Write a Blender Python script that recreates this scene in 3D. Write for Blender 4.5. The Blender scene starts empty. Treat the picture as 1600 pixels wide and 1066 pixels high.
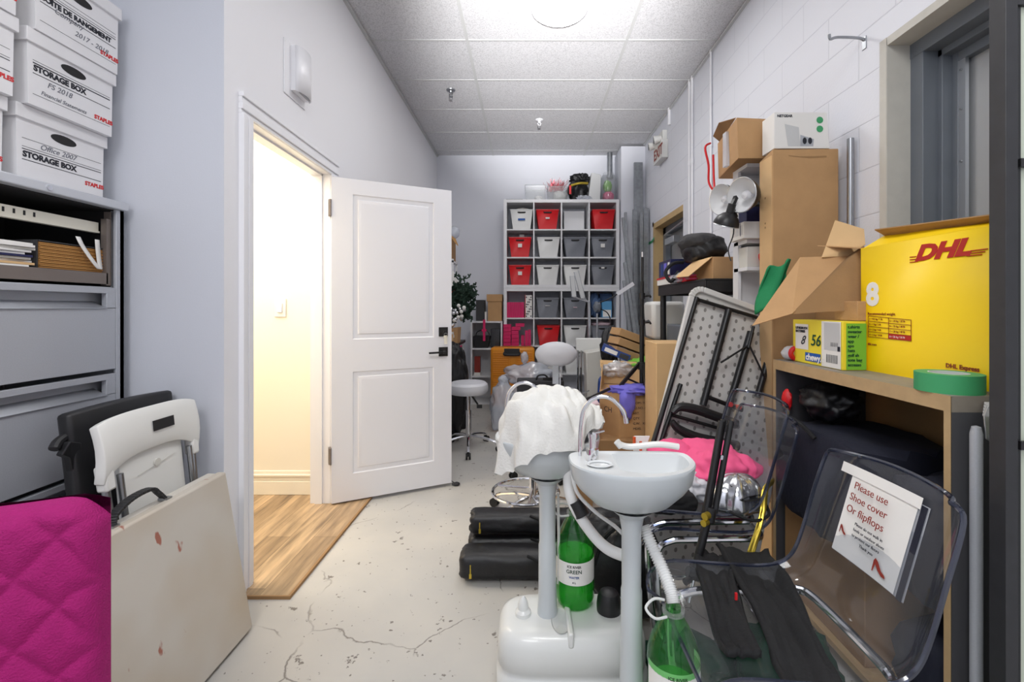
import bpy, bmesh, math, random
from mathutils import Vector, Matrix, noise, Euler
PI = math.pi
random.seed(7)
S = bpy.context.scene
COL = S.collection

# ---------------------------------------------------------------- camera
CH, FP, CX, CY = 1.22, 711.0, 824.0, 481.0
cam = bpy.data.cameras.new('camera'); cam_o = bpy.data.objects.new('camera', cam); COL.objects.link(cam_o)
cam.sensor_width = 36.0; cam.lens = 16.0; cam.clip_start = 0.02
cam.shift_x = -24/1600; cam.shift_y = -52/1600
cam_o.location = (0, 0, CH); cam_o.rotation_euler = (PI/2, 0, 0)
S.camera = cam_o
# ---------------------------------------------------------------- world + exposure
wd = bpy.data.worlds.new('world'); S.world = wd; wd.use_nodes = True
wd.node_tree.nodes['Background'].inputs[0].default_value = (0.93, 0.96, 1.0, 1)
wd.node_tree.nodes['Background'].inputs[1].default_value = 0.6
S.view_settings.view_transform = 'Standard'; S.view_settings.look = 'None'
S.view_settings.gamma = 1.0; S.view_settings.use_curve_mapping = False
S.view_settings.exposure = 0.5
# ---------------------------------------------------------------- lights: corridor lamp, added ceiling fills and flash stand-in
def area(name, loc, rot, sx, sy, power, col=(1,1,1)):
    l = bpy.data.lights.new(name, 'AREA'); l.shape = 'RECTANGLE'; l.size = sx; l.size_y = sy
    l.energy = power; l.color = col
    o = bpy.data.objects.new(name, l); COL.objects.link(o); o.location = loc; o.rotation_euler = rot
    return o
CEIL = 3.273
area('ceiling_fill', (0.1, 0.2, CEIL-0.03), (0,0,0), 1.1, 0.6, 22, (1,1,1))  # added fill above the camera, no fixture known there
area('ceiling_fill', (-0.8, -1.4, CEIL-0.03), (0,0,0), 1.1, 1.1, 36, (1,1,1))  # unseen fill added behind the camera
area('ceiling_fill', (0.15, 5.1, CEIL-0.03), (0,0,0), 1.1, 0.1, 2.5, (1,1,1))  # added fill for the far end, where no fixture hangs
area('corridor_panel_light', (-2.2, 2.4, 2.70), (0,0,0), 1.2, 0.6, 30, (1,0.93,0.83))

sp = bpy.data.lights.new('bounce_flash', 'SPOT'); sp.energy = 1350; sp.spot_size = 0.64; sp.spot_blend = 1.0; sp.shadow_soft_size = .06; sp.color = (1,.99,.98)  # added spot, stands in for a flash bounced off the ceiling
spo = bpy.data.objects.new('bounce_flash', sp); COL.objects.link(spo); spo.location = (0.05, -0.2, 1.9)
spo.rotation_euler = (Vector((.20, 3.02, 3.27))-spo.location).to_track_quat('-Z', 'Y').to_euler()
# ---------------------------------------------------------------- helpers
def lin(c):
    return tuple(((x/255)/12.92 if x/255 <= .04045 else ((x/255+.055)/1.055)**2.4) for x in c)
MATS = {}
def mat(name, rgb, rough=0.5, metal=0.0, var=0.0, vscale=8, bump=0.0, bscale=60, spec=0.5, emit=None, es=1, coat=0, sheen=0):
    m = bpy.data.materials.new(name); m.use_nodes = True; nt = m.node_tree; N = nt.nodes; L = nt.links
    b = N['Principled BSDF']; c = lin(rgb)
    b.inputs['Base Color'].default_value = (*c, 1); b.inputs['Roughness'].default_value = rough
    b.inputs['Metallic'].default_value = metal; b.inputs['Specular IOR Level'].default_value = spec
    b.inputs['Coat Weight'].default_value = coat; b.inputs['Sheen Weight'].default_value = sheen
    tc = N.new('ShaderNodeTexCoord')
    if var > 0:
        n = N.new('ShaderNodeTexNoise'); n.inputs['Scale'].default_value = vscale; n.inputs['Detail'].default_value = 4
        r = N.new('ShaderNodeMapRange'); r.inputs['From Min'].default_value = .3; r.inputs['From Max'].default_value = .7
        r.inputs['To Min'].default_value = 1-var; r.inputs['To Max'].default_value = 1+var*.5
        mx = N.new('ShaderNodeMix'); mx.data_type = 'RGBA'; mx.blend_type = 'MULTIPLY'; mx.inputs[0].default_value = 1
        mx.inputs[6].default_value = (*c, 1)
        L.new(tc.outputs['Object'], n.inputs['Vector']); L.new(n.outputs['Fac'], r.inputs['Value'])
        L.new(r.outputs[0], mx.inputs[7]); L.new(mx.outputs[2], b.inputs['Base Color'])
    if bump > 0:
        n2 = N.new('ShaderNodeTexNoise'); n2.inputs['Scale'].default_value = bscale; n2.inputs['Detail'].default_value = 3
        bp = N.new('ShaderNodeBump'); bp.inputs['Strength'].default_value = bump; bp.inputs['Distance'].default_value = .003
        L.new(tc.outputs['Object'], n2.inputs['Vector']); L.new(n2.outputs['Fac'], bp.inputs['Height']); L.new(bp.outputs[0], b.inputs['Normal'])
    if emit:
        b.inputs['Emission Color'].default_value = (*lin(emit), 1); b.inputs['Emission Strength'].default_value = es
    MATS[name] = m
    return m
def clear(name, rgb, gloss=0.08, rough=0.05, body=0.0, brgb=(255,255,255)):
    # thin clear plastic: transparency tinted by rgb, a fresnel reflection, and a little of a milky body
    m = bpy.data.materials.new(name); m.use_nodes = True; nt = m.node_tree; N = nt.nodes; L = nt.links
    for n in list(N):
        if n.type != 'OUTPUT_MATERIAL': N.remove(n)
    out = [n for n in N if n.type == 'OUTPUT_MATERIAL'][0]
    t = N.new('ShaderNodeBsdfTransparent'); t.inputs[0].default_value = (*lin(rgb), 1)
    d = N.new('ShaderNodeBsdfDiffuse'); d.inputs[0].default_value = (*lin(brgb), 1)
    g = N.new('ShaderNodeBsdfGlossy'); g.inputs['Roughness'].default_value = rough
    lw0 = N.new('ShaderNodeLayerWeight'); lw0.inputs['Blend'].default_value = .5
    lw = N.new('ShaderNodeMath'); lw.operation = 'POWER'; lw.inputs[1].default_value = 5.0; L.new(lw0.outputs['Facing'], lw.inputs[0])
    ma = N.new('ShaderNodeMath'); ma.operation = 'ADD'; ma.inputs[1].default_value = gloss; ma.use_clamp = True
    m1 = N.new('ShaderNodeMixShader'); m1.inputs[0].default_value = body
    m2 = N.new('ShaderNodeMixShader')
    L.new(t.outputs[0], m1.inputs[1]); L.new(d.outputs[0], m1.inputs[2])
    L.new(lw.outputs[0], ma.inputs[0]); L.new(ma.outputs[0], m2.inputs[0]); L.new(m1.outputs[0], m2.inputs[1]); L.new(g.outputs[0], m2.inputs[2])
    L.new(m2.outputs[0], out.inputs['Surface'])
    MATS[name] = m
    return m

def W(px, py, Y):            # a point of the room seen in direction (px,py) at depth Y
    return Vector(((px-CX)/FP*Y, Y, CH+(CY-py)/FP*Y))

class B:
    """collects shapes into one mesh"""
    def __init__(s): s.bm = bmesh.new()
    def _add(s, vs, fs, M=None, smooth=False):
        bv = [s.bm.verts.new((M @ Vector(v)) if M else Vector(v)) for v in vs]
        for f in fs:
            try:
                q = s.bm.faces.new([bv[i] for i in f]); q.smooth = smooth
            except ValueError: pass
        return bv
    def box(s, a, b, M=None):
        x0,y0,z0 = a; x1,y1,z1 = b
        s._add([(x0,y0,z0),(x1,y0,z0),(x1,y1,z0),(x0,y1,z0),(x0,y0,z1),(x1,y0,z1),(x1,y1,z1),(x0,y1,z1)],
               [(0,3,2,1),(4,5,6,7),(0,1,5,4),(1,2,6,5),(2,3,7,6),(3,0,4,7)], M); return s
    def cbox(s, c, d, M=None):
        return s.box([c[i]-d[i]/2 for i in range(3)], [c[i]+d[i]/2 for i in range(3)], M)
    def hexa(s, v):            # eight corners, bottom loop then top loop
        s._add(v, [(0,3,2,1),(4,5,6,7),(0,1,5,4),(1,2,6,5),(2,3,7,6),(3,0,4,7)]); return s
    def bar(s, p0, p1, w, t, up=(0,0,1)):
        p0 = Vector(p0); p1 = Vector(p1); d = (p1-p0); L = d.length; d.normalize()
        u = Vector(up); x = d.cross(u)
        if x.length < 1e-4: x = d.cross(Vector((0,1,0)))
        x.normalize(); u = x.cross(d)
        vs = []
        for p in (p0, p1):
            for a, c in ((-1,-1),(1,-1),(1,1),(-1,1)): vs.append(p + x*a*w/2 + u*c*t/2)
        s._add(vs, [(0,1,2,3),(7,6,5,4),(0,4,5,1),(1,5,6,2),(2,6,7,3),(3,7,4,0)]); return s
    def cyl(s, p0, p1, r0, r1=None, n=16, cap=True):
        r1 = r0 if r1 is None else r1
        p0 = Vector(p0); p1 = Vector(p1); d = (p1-p0).normalized()
        x = d.orthogonal().normalized(); y = d.cross(x)
        vs = []
        for p, r in ((p0,r0),(p1,r1)):
            for i in range(n):
                a = 2*PI*i/n; vs.append(p + (x*math.cos(a)+y*math.sin(a))*r)
        bv = s._add(vs, [(i,(i+1)%n,n+(i+1)%n,n+i) for i in range(n)], None, True)
        if cap:
            for lst in (list(reversed(bv[:n])), bv[n:]):
                try: s.bm.faces.new(lst)
                except ValueError: pass
        return s
    def tube(s, pts, r, n=10, closed=False, rs=None, cap=True):
        P = [Vector(p) for p in pts]; m = len(P); rings = []
        T0 = None; nx = None
        for i, p in enumerate(P):
            a = P[(i-1) % m] if (closed or i > 0) else p
            c = P[(i+1) % m] if (closed or i < m-1) else p
            t = (c-a).normalized()
            if nx is None: nx = t.orthogonal().normalized()
            else:
                nx = nx - t*nx.dot(t)
                nx = nx.normalized() if nx.length > 1e-6 else t.orthogonal().normalized()
            ny = t.cross(nx); rr = rs[i] if rs else r
            rings.append([s.bm.verts.new(p+(nx*math.cos(2*PI*k/n)+ny*math.sin(2*PI*k/n))*rr) for k in range(n)])
        for i in range(m if closed else m-1):
            A, C = rings[i], rings[(i+1) % m]
            off = 0
            if closed and i == m-1:
                off = min(range(n), key=lambda o: (A[0].co-C[o].co).length)
            for k in range(n):
                q = s.bm.faces.new([A[k], A[(k+1)%n], C[(k+1+off)%n], C[(k+off)%n]]); q.smooth = True
        if not closed and cap:
            s.bm.faces.new(list(reversed(rings[0]))); s.bm.faces.new(rings[-1])
        return s
    def lathe(s, prof, c=(0,0,0), n=28, M=None, sx=1, sy=1):
        rows = []
        for r, z in prof:
            row = []
            for i in range(n):
                a = 2*PI*i/n; v = Vector((c[0]+r*math.cos(a)*sx, c[1]+r*math.sin(a)*sy, c[2]+z))
                row.append(s.bm.verts.new(M @ v if M else v))
            rows.append(row)
        for A, C in zip(rows[:-1], rows[1:]):
            for i in range(n):
                q = s.bm.faces.new([A[i], A[(i+1)%n], C[(i+1)%n], C[i]]); q.smooth = True
        if prof[0][0] > 1e-4: pass
        return s
    def grid(s, fn, nu, nv, smooth=True, cu=False):
        V = [[s.bm.verts.new(fn(i/(nu if cu else nu-1) , j/(nv-1))) for j in range(nv)] for i in range(nu)]
        for i in range(nu if cu else nu-1):
            for j in range(nv-1):
                q = s.bm.faces.new([V[i][j], V[(i+1)%nu][j], V[(i+1)%nu][j+1], V[i][j+1]]); q.smooth = smooth
        return s
    def poly(s, pts, th=None, d=None):
        P = [Vector(p) for p in pts]
        if th is None: s._add(P, [tuple(range(len(P)))]); return s
        nrm = Vector(d).normalized() if d else (P[1]-P[0]).cross(P[2]-P[0]).normalized()
        n = len(P); Q = [p+nrm*th for p in P]
        s._add(P+Q, [tuple(reversed(range(n))), tuple(range(n, 2*n))]+[(i,(i+1)%n,n+(i+1)%n,n+i) for i in range(n)]); return s
    def lump(s, c, r, amp=.15, fr=3.0, seed=0, sub=4, flat=None, box=0.0, fold=0.0):
        t = bmesh.new(); bmesh.ops.create_icosphere(t, subdivisions=sub, radius=1)
        c = Vector(c); o = Vector((seed*3.1, seed*1.7, seed*5.3)); mp = {}
        for v in t.verts:
            p = v.co.copy()
            if box > 0:
                m = max(abs(p.x), abs(p.y), abs(p.z)); p = p.lerp(p/m*0.9, box)
            k = 1 + amp*noise.noise(p*fr+o) + amp*.5*noise.noise(p*fr*2.3+o)
            if fold > 0: k += fold*(abs(noise.noise(Vector((p.x*fr*1.3, p.y*fr*1.3, p.z*fr*.5))+o))-.25)
            q = Vector((p.x*r[0], p.y*r[1], p.z*r[2]))*k + c
            if flat is not None and q.z < flat: q.z = flat
            mp[v] = s.bm.verts.new(q)
        for f in t.faces:
            q = s.bm.faces.new([mp[v] for v in f.verts]); q.smooth = True
        t.free(); return s
    def mesh(s, name, sharp=35):
        me = bpy.data.meshes.new(name); bmesh.ops.recalc_face_normals(s.bm, faces=s.bm.faces[:])
        s.bm.to_mesh(me); s.bm.free()
        if sharp: me.set_sharp_from_angle(angle=math.radians(sharp))
        return me

def link(name, b, m, parent=None, bev=0, sol=0, sub=0, sharp=35):
    me = b.mesh(name, sharp) if isinstance(b, B) else b
    o = bpy.data.objects.new(name, me); COL.objects.link(o)
    if m:
        me.materials.clear(); me.materials.append(MATS[m] if isinstance(m, str) else m)
    if parent is not None: o.parent = parent
    if sol:
        s = o.modifiers.new('solid', 'SOLIDIFY'); s.thickness = sol; s.offset = 0
    if bev:
        v = o.modifiers.new('bevel', 'BEVEL'); v.width = bev; v.segments = 2; v.limit_method = 'ANGLE'; v.angle_limit = .7
    if sub:
        v = o.modifiers.new('sub', 'SUBSURF'); v.levels = sub; v.render_levels = sub
    return o
def tag(o, label, cat, group=None):
    o['label'] = label; o['category'] = cat
    if group: o['group'] = group
    return o
class T:
    """a thing: an Empty at its base; parts may be given in world coordinates (w=True)"""
    def __init__(s, name, label, cat, loc=(0,0,0), rz=0, group=None):
        o = bpy.data.objects.new(name, None); COL.objects.link(o); o.empty_display_size = .05
        o.location = loc; o.rotation_euler = (0,0,rz); tag(o, label, cat, group); s.o = o
        s.inv = (Matrix.Translation(Vector(loc)) @ Matrix.Rotation(rz, 4, 'Z')).inverted()
    def part(s, name, b, m, parent=None, w=False, label=None, **k):
        if w:
            if isinstance(b, B): b.bm.transform(s.inv)
            else: b.transform(s.inv)
        o = link(name, b, m, parent or s.o, **k)
        if label: o['label'] = label
        return o
    def text(s, name, txt, size, org, right, up, m, parent=None, w=True, align='LEFT', ext=0.0004, bold=0.0, label=None, shear=0, wide=1):
        return s.part(name, text_mesh(txt, size, org, right, up, align, ext, bold, shear, wide), m, parent, w=w, label=label, sharp=0)
def text_mesh(txt, size, org, right, up, align='LEFT', ext=.0004, bold=0.0, shear=0, wide=1):
    cu = bpy.data.curves.new('t', 'FONT'); cu.body = txt; cu.size = size; cu.align_x = align; cu.extrude = ext
    cu.resolution_u = 3; cu.offset = bold; cu.shear = shear
    o = bpy.data.objects.new('t', cu); COL.objects.link(o); bpy.context.view_layer.update()
    dg = bpy.context.evaluated_depsgraph_get(); me = bpy.data.meshes.new_from_object(o.evaluated_get(dg))
    bpy.data.objects.remove(o); bpy.data.curves.remove(cu)
    r = Vector(right).normalized(); u = Vector(up); u = (u-r*u.dot(r)).normalized(); n = r.cross(u)
    M = Matrix((( r.x,u.x,n.x,org[0]),(r.y,u.y,n.y,org[1]),(r.z,u.z,n.z,org[2]),(0,0,0,1)))
    me.transform(M @ Matrix.Diagonal((wide,1,1,1))); me.name = 'lettering'
    return me
def single(name, b, m, label, cat, group=None, **k):
    if isinstance(b, B) and len(b.bm.verts) > 500: k.setdefault('sharp', 0)
    # one-mesh thing; its origin is moved to the base centre of its mesh
    if isinstance(b, B):
        vs = [v.co for v in b.bm.verts]
        c = Vector(((min(v.x for v in vs)+max(v.x for v in vs))/2, (min(v.y for v in vs)+max(v.y for v in vs))/2, min(v.z for v in vs)))
        b.bm.transform(Matrix.Translation(-c))
    o = link(name, b, m, None, **k); o.location = c
    return tag(o, label, cat, group)
def struct(name, b, m, parent=None, **k):
    o = link(name, b, m, parent, **k)
    if parent is None: o['kind'] = 'structure'
    return o
def dup(root, loc=None, rz=None, label=None):
    r = root.copy(); COL.objects.link(r)
    if loc is not None: r.location = loc
    if rz is not None: r.rotation_euler = (0,0,rz)
    if label: r['label'] = label
    for ch in list(root.children):
        c = ch.copy(); COL.objects.link(c); c.parent = r
        for g in list(ch.children):
            d = g.copy(); COL.objects.link(d); d.parent = c
    return r
def ang(deg): return math.radians(deg)
def smooth(pts, k=6):        # catmull-rom through points
    P = [Vector(p) for p in pts]; out = []
    for i in range(len(P)-1):
        p0 = P[max(i-1,0)]; p1 = P[i]; p2 = P[i+1]; p3 = P[min(i+2,len(P)-1)]
        for j in range(k):
            t = j/k
            out.append(0.5*((2*p1)+(-p0+p2)*t+(2*p0-5*p1+4*p2-p3)*t*t+(-p0+3*p1-3*p2+p3)*t**3))
    out.append(P[-1]); return out

# ---------------------------------------------------------------- materials
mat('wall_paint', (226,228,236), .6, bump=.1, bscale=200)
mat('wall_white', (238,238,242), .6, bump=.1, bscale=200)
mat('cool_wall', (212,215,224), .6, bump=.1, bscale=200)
mat('cream_wall', (245,238,222), .6)
mat('trim_white', (240,240,244), .35)
mat('door_white', (236,236,240), .35)
mat('white_lam', (232,232,234), .4)
mat('white_plastic', (232,232,228), .35)
mat('offwhite', (216,214,206), .5)
mat('black_metal', (26,26,28), .4)
mat('black_plastic', (30,30,32), .45)
mat('dark_frame', (46,46,49), .5, var=.15, vscale=30)
mat('charcoal', (62,62,64), .8, bump=.4, bscale=120)
mat('black_fabric', (22,22,24), .85, bump=.5, bscale=90, var=.2)
mat('black_nylon', (20,20,23), .45, bump=.5, bscale=50, var=.2)
mat('navy_fabric', (22,25,42), .8, bump=.4, bscale=70)
mat('chrome', (225,225,228), .08, 1)
mat('steel', (165,168,172), .35, 1)
mat('galv', (158,162,166), .38, .85, var=.18, vscale=25)
mat('alu', (205,208,212), .3, .9)
mat('silver_paint', (182,185,192), .42, .15, bump=.15, bscale=900, var=.05, vscale=300)
mat('cab_top', (204,207,214), .35, .15, bump=.1, bscale=900)
mat('brown_metal', (128,118,112), .5, .3)
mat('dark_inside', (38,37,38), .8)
mat('card', (193,152,106), .8, var=.07, vscale=12, bump=.25, bscale=120)
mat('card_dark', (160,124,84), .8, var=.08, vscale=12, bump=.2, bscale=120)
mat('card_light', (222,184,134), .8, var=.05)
mat('oak', (190,160,118), .6, var=.1, vscale=20)
mat('oak_back', (168,130,84), .75, var=.08)
mat('shelf_top', (142,134,124), .6, var=.08, vscale=30)
mat('shelf_side', (76,76,80), .6)
mat('red', (214,26,34), .45)
mat('grey_bin', (124,127,135), .5, var=.05, vscale=50)
mat('white_bin', (228,228,226), .45)
mat('pink_box', (216,24,100), .5)
mat('magenta', (160,10,104), .85, bump=.7, bscale=300, var=.06, vscale=60)
mat('hot_pink', (240,92,142), .8, bump=.3, bscale=100)
mat('paper', (238,236,232), .7)
mat('banker', (235,234,236), .6, var=.03)
mat('ink', (34,36,46), .7)
mat('pencil', (118,120,130), .8)
mat('red_ink', (214,40,44), .6)
mat('blue_ink', (30,88,170), .6)
mat('dark_red_ink', (140,44,32), .6)
mat('orange_case', (226,142,30), .35)
mat('dhl_yellow', (252,212,0), .45)
mat('dhl_red', (188,32,24), .5)
mat('sink_grey', (196,202,205), .32, coat=.2)
mat('sink_white', (224,227,228), .25, coat=.3)
mat('tank_white', (222,224,222), .28, coat=.2)
mat('cloth_white', (228,227,222), .9, bump=.6, bscale=140)
mat('white_vinyl', (214,215,220), .4)
mat('green_cloth', (20,130,78), .8, bump=.5, bscale=60)
mat('dark_green', (10,72,48), .7, bump=.5, bscale=60)
mat('green_tape', (64,160,104), .6)
mat('tape_core', (206,212,210), .6)
mat('violet_cloth', (118,112,214), .75, bump=.3, bscale=80)
mat('light_pink', (232,206,214), .8)
mat('tree_green', (38,62,48), .8, var=.3, vscale=60)
mat('silver_ball', (214,216,220), .15, .9)
mat('rattan', (196,150,92), .7)
mat('expand_file', (190,138,76), .7, var=.1)
mat('yellow', (244,224,60), .5)
mat('dim_white', (205,206,206), .5)
mat('table_beige', (208,202,192), .5, bump=.15, bscale=300)
mat('table_grey', (210,208,204), .45, bump=.1, bscale=300)
mat('dimple', (138,135,131), .6)
mat('gold', (206,180,70), .3, .8)
mat('wood_trim', (206,176,126), .6, var=.1)
mat('steel_blue', (112,118,126), .5, .1, var=.05)
mat('door_grey', (176,178,180), .5, .3)
mat('beige_reveal', (204,201,192), .7, var=.05, vscale=20)
mat('frost', (196,204,186), .5)
mat('plug_cream', (224,220,206), .5)
mat('orange_clip', (226,92,40), .5)
mat('blue_box', (38,70,140), .5)
mat('light_blue', (96,170,220), .5)
mat('jean_blue', (84,110,150), .8)
mat('lime', (120,190,60), .6)
mat('dark_blue_box', (34,38,80), .4)
mat('lamp_inner', (240,240,240), .3)
mat('rubber', (20,20,20), .6)
mat('hose', (226,227,226), .4)
mat('tinsel_red', (170,70,80), .3, .5)
mat('flash_glow', (255,255,255), .4, emit=(255,253,250), es=26)  # emission of the added glow disc on the ceiling
clear('clear_chair', (238,240,243), .04, .05, .04, (210,214,222))
clear('clear_rim', (150,158,182), .12, .08, .15, (90,98,125))
clear('clear_bin', (234,236,238), .05, .15, .15, (225,225,225))
clear('plastic_bag', (244,247,252), .07, .18, .45, (236,240,248))
clear('green_bottle', (188,240,188), .05, .05, .10, (60,180,80))
clear('green_water', (168,238,150), .02, .1, .40, (80,205,80))
clear('smoky', (150,150,155), .06, .1, .2, (140,140,145))
# ---------------------------------------------------------------- surface materials of the room
def nodes(name, rgb, rough):
    m = mat(name, rgb, rough); return m, m.node_tree.nodes, m.node_tree.links, m.node_tree.nodes['Principled BSDF']
def ramp(N, a, b, ca, cb):
    r = N.new('ShaderNodeValToRGB'); e = r.color_ramp.elements
    e[0].position = a; e[1].position = b; e[0].color = (*lin(ca),1) if len(ca)==3 else ca; e[1].color = (*lin(cb),1) if len(cb)==3 else cb
    return r
def pos_map(N, L, order, scale=1.0):
    tc = N.new('ShaderNodeTexCoord'); sp = N.new('ShaderNodeSeparateXYZ'); cb = N.new('ShaderNodeCombineXYZ')
    L.new(tc.outputs['Object'], sp.inputs[0])
    for i, k in enumerate(order):
        if k: L.new(sp.outputs['XYZ'.index(k)], cb.inputs[i])
    return cb
# painted concrete block
m, N, L, b = nodes('block_wall', (231,233,240), .55)
v = pos_map(N, L, ('Y','Z',None))
br = N.new('ShaderNodeTexBrick'); br.inputs['Scale'].default_value = 1; br.inputs['Brick Width'].default_value = .405
br.inputs['Row Height'].default_value = .2025; br.inputs['Mortar Size'].default_value = .0035; br.inputs['Mortar Smooth'].default_value = .6
br.inputs['Color1'].default_value = br.inputs['Color2'].default_value = (*lin((231,233,240)),1)
br.inputs['Mortar'].default_value = (*lin((219,221,229)),1)
L.new(v.outputs[0], br.inputs['Vector']); L.new(br.outputs['Color'], b.inputs['Base Color'])
nz = N.new('ShaderNodeTexNoise'); nz.inputs['Scale'].default_value = 90; L.new(v.outputs[0], nz.inputs['Vector'])
ma = N.new('ShaderNodeMath'); ma.operation = 'MULTIPLY_ADD'; ma.inputs[1].default_value = -1.0
mb = N.new('ShaderNodeMath'); mb.operation = 'MULTIPLY'; mb.inputs[1].default_value = .35
L.new(nz.outputs['Fac'], mb.inputs[0]); L.new(br.outputs['Fac'], ma.inputs[0]); L.new(mb.outputs[0], ma.inputs[2])
bp = N.new('ShaderNodeBump'); bp.inputs['Strength'].default_value = .5; bp.inputs['Distance'].default_value = .004
L.new(ma.outputs[0], bp.inputs['Height']); L.new(bp.outputs[0], b.inputs['Normal'])
# painted concrete floor: grey-beige paint, chips, cracks
m, N, L, b = nodes('floor_paint', (190,187,180), .38)
tc = N.new('ShaderNodeTexCoord')
n1 = N.new('ShaderNodeTexNoise'); n1.inputs['Scale'].default_value = 1.6; n1.inputs['Detail'].default_value = 5
base = ramp(N, .3, .7, (178,177,174), (200,196,188))
n2 = N.new('ShaderNodeTexNoise'); n2.inputs['Scale'].default_value = 11; n2.inputs['Detail'].default_value = 5; n2.inputs['Roughness'].default_value = .65
chip = ramp(N, .645, .665, (0,0,0), (255,255,255))
n3 = N.new('ShaderNodeTexNoise'); n3.inputs['Scale'].default_value = 38; n3.inputs['Detail'].default_value = 3
dot = ramp(N, .675, .70, (0,0,0), (255,255,255))
n4 = N.new('ShaderNodeTexNoise'); n4.inputs['Scale'].default_value = 3.0; n4.inputs['Detail'].default_value = 6
wv = N.new('ShaderNodeTexVoronoi'); wv.feature = 'DISTANCE_TO_EDGE'; wv.inputs['Scale'].default_value = .9
ad = N.new('ShaderNodeVectorMath'); ad.operation = 'MULTIPLY_ADD'; ad.inputs[1].default_value = (.25,.25,.25)
L.new(tc.outputs['Object'], n4.inputs['Vector']); L.new(n4.outputs['Color'], ad.inputs[0]); L.new(tc.outputs['Object'], ad.inputs[2])
L.new(ad.outputs[0], wv.inputs['Vector'])
cr = ramp(N, .0008, .0025, (255,255,255), (0,0,0))
L.new(wv.outputs['Distance'], cr.inputs[0])
n5 = N.new('ShaderNodeTexNoise'); n5.inputs['Scale'].default_value = 2.3
cm = ramp(N, .5, .56, (0,0,0), (255,255,255)); L.new(n5.outputs['Fac'], cm.inputs[0])
mul = N.new('ShaderNodeMath'); mul.operation = 'MULTIPLY'; L.new(cr.outputs[0], mul.inputs[0]); L.new(cm.outputs[0], mul.inputs[1])
for n in (n1,n2,n3,n5): L.new(tc.outputs['Object'], n.inputs['Vector'])
L.new(n1.outputs['Fac'], base.inputs[0]); L.new(n2.outputs['Fac'], chip.inputs[0]); L.new(n3.outputs['Fac'], dot.inputs[0])
mx1 = N.new('ShaderNodeMath'); mx1.operation = 'MAXIMUM'; L.new(chip.outputs[0], mx1.inputs[0]); L.new(dot.outputs[0], mx1.inputs[1])
mx2 = N.new('ShaderNodeMath'); mx2.operation = 'MAXIMUM'; L.new(mx1.outputs[0], mx2.inputs[0]); L.new(mul.outputs[0], mx2.inputs[1])
mm = N.new('ShaderNodeMix'); mm.data_type = 'RGBA'; mm.inputs[7].default_value = (*lin((118,112,106)),1)
L.new(mx2.outputs[0], mm.inputs[0]); L.new(base.outputs[0], mm.inputs[6]); L.new(mm.outputs[2], b.inputs['Base Color'])
bp = N.new('ShaderNodeBump'); bp.inputs['Strength'].default_value = .3; bp.inputs['Distance'].default_value = .003; bp.invert = True
L.new(mx2.outputs[0], bp.inputs['Height']); L.new(bp.outputs[0], b.inputs['Normal'])
# mineral-fibre ceiling tile
m, N, L, b = nodes('ceiling_tile', (206,206,209), .85)
tc = N.new('ShaderNodeTexCoord'); n1 = N.new('ShaderNodeTexNoise'); n1.inputs['Scale'].default_value = 130; n1.inputs['Detail'].default_value = 2
r = ramp(N, .34, .55, (192,192,195), (220,220,223)); L.new(tc.outputs['Object'], n1.inputs['Vector']); L.new(n1.outputs['Fac'], r.inputs[0]); L.new(r.outputs[0], b.inputs['Base Color'])
# laminate planks
m, N, L, b = nodes('plank_floor', (196,170,136), .35)
v = pos_map(N, L, ('Y','X',None))
br = N.new('ShaderNodeTexBrick'); br.inputs['Scale'].default_value = 1; br.inputs['Brick Width'].default_value = 1.2; br.inputs['Row Height'].default_value = .125
br.inputs['Mortar Size'].default_value = .0012; br.inputs['Color1'].default_value = (*lin((208,180,146)),1); br.inputs['Color2'].default_value = (*lin((168,142,112)),1)
br.inputs['Mortar'].default_value = (*lin((110,90,70)),1); br.offset = .37
mp = N.new('ShaderNodeMapping'); mp.inputs['Scale'].default_value = (1.4, 14, 1)
n1 = N.new('ShaderNodeTexNoise'); n1.inputs['Scale'].default_value = 1.6; n1.inputs['Detail'].default_value = 7; n1.inputs['Roughness'].default_value = .6
r = ramp(N, .32, .66, (120,112,102), (255,250,240))
mm = N.new('ShaderNodeMix'); mm.data_type = 'RGBA'; mm.blend_type = 'MULTIPLY'; mm.inputs[0].default_value = .85
L.new(v.outputs[0], br.inputs['Vector']); L.new(v.outputs[0], mp.inputs['Vector']); L.new(mp.outputs[0], n1.inputs['Vector']); L.new(n1.outputs['Fac'], r.inputs[0])
L.new(br.outputs['Color'], mm.inputs[6]); L.new(r.outputs[0], mm.inputs[7]); L.new(mm.outputs[2], b.inputs['Base Color'])
# table top with paint smears
m, N, L, b = nodes('table_stained', (206,200,190), .5)
tc = N.new('ShaderNodeTexCoord'); mp = N.new('ShaderNodeMapping'); mp.inputs['Scale'].default_value = (1, 1.6, .8); mp.inputs['Rotation'].default_value = (.6,0,0)
n1 = N.new('ShaderNodeTexNoise'); n1.inputs['Scale'].default_value = 13; n1.inputs['Detail'].default_value = 3
r = ramp(N, .69, .73, (206,200,190), (168,108,92)); n2 = N.new('ShaderNodeTexNoise'); n2.inputs['Scale'].default_value = 3
r2 = ramp(N, .35, .7, (255,255,255), (238,226,210)); mm = N.new('ShaderNodeMix'); mm.data_type = 'RGBA'; mm.blend_type = 'MULTIPLY'; mm.inputs[0].default_value = 1
L.new(tc.outputs['Object'], mp.inputs['Vector']); L.new(mp.outputs[0], n1.inputs['Vector']); L.new(n1.outputs['Fac'], r.inputs[0]); L.new(tc.outputs['Object'], n2.inputs['Vector'])
L.new(n2.outputs['Fac'], r2.inputs[0]); L.new(r.outputs[0], mm.inputs[6]); L.new(r2.outputs[0], mm.inputs[7]); L.new(mm.outputs[2], b.inputs['Base Color'])

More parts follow.
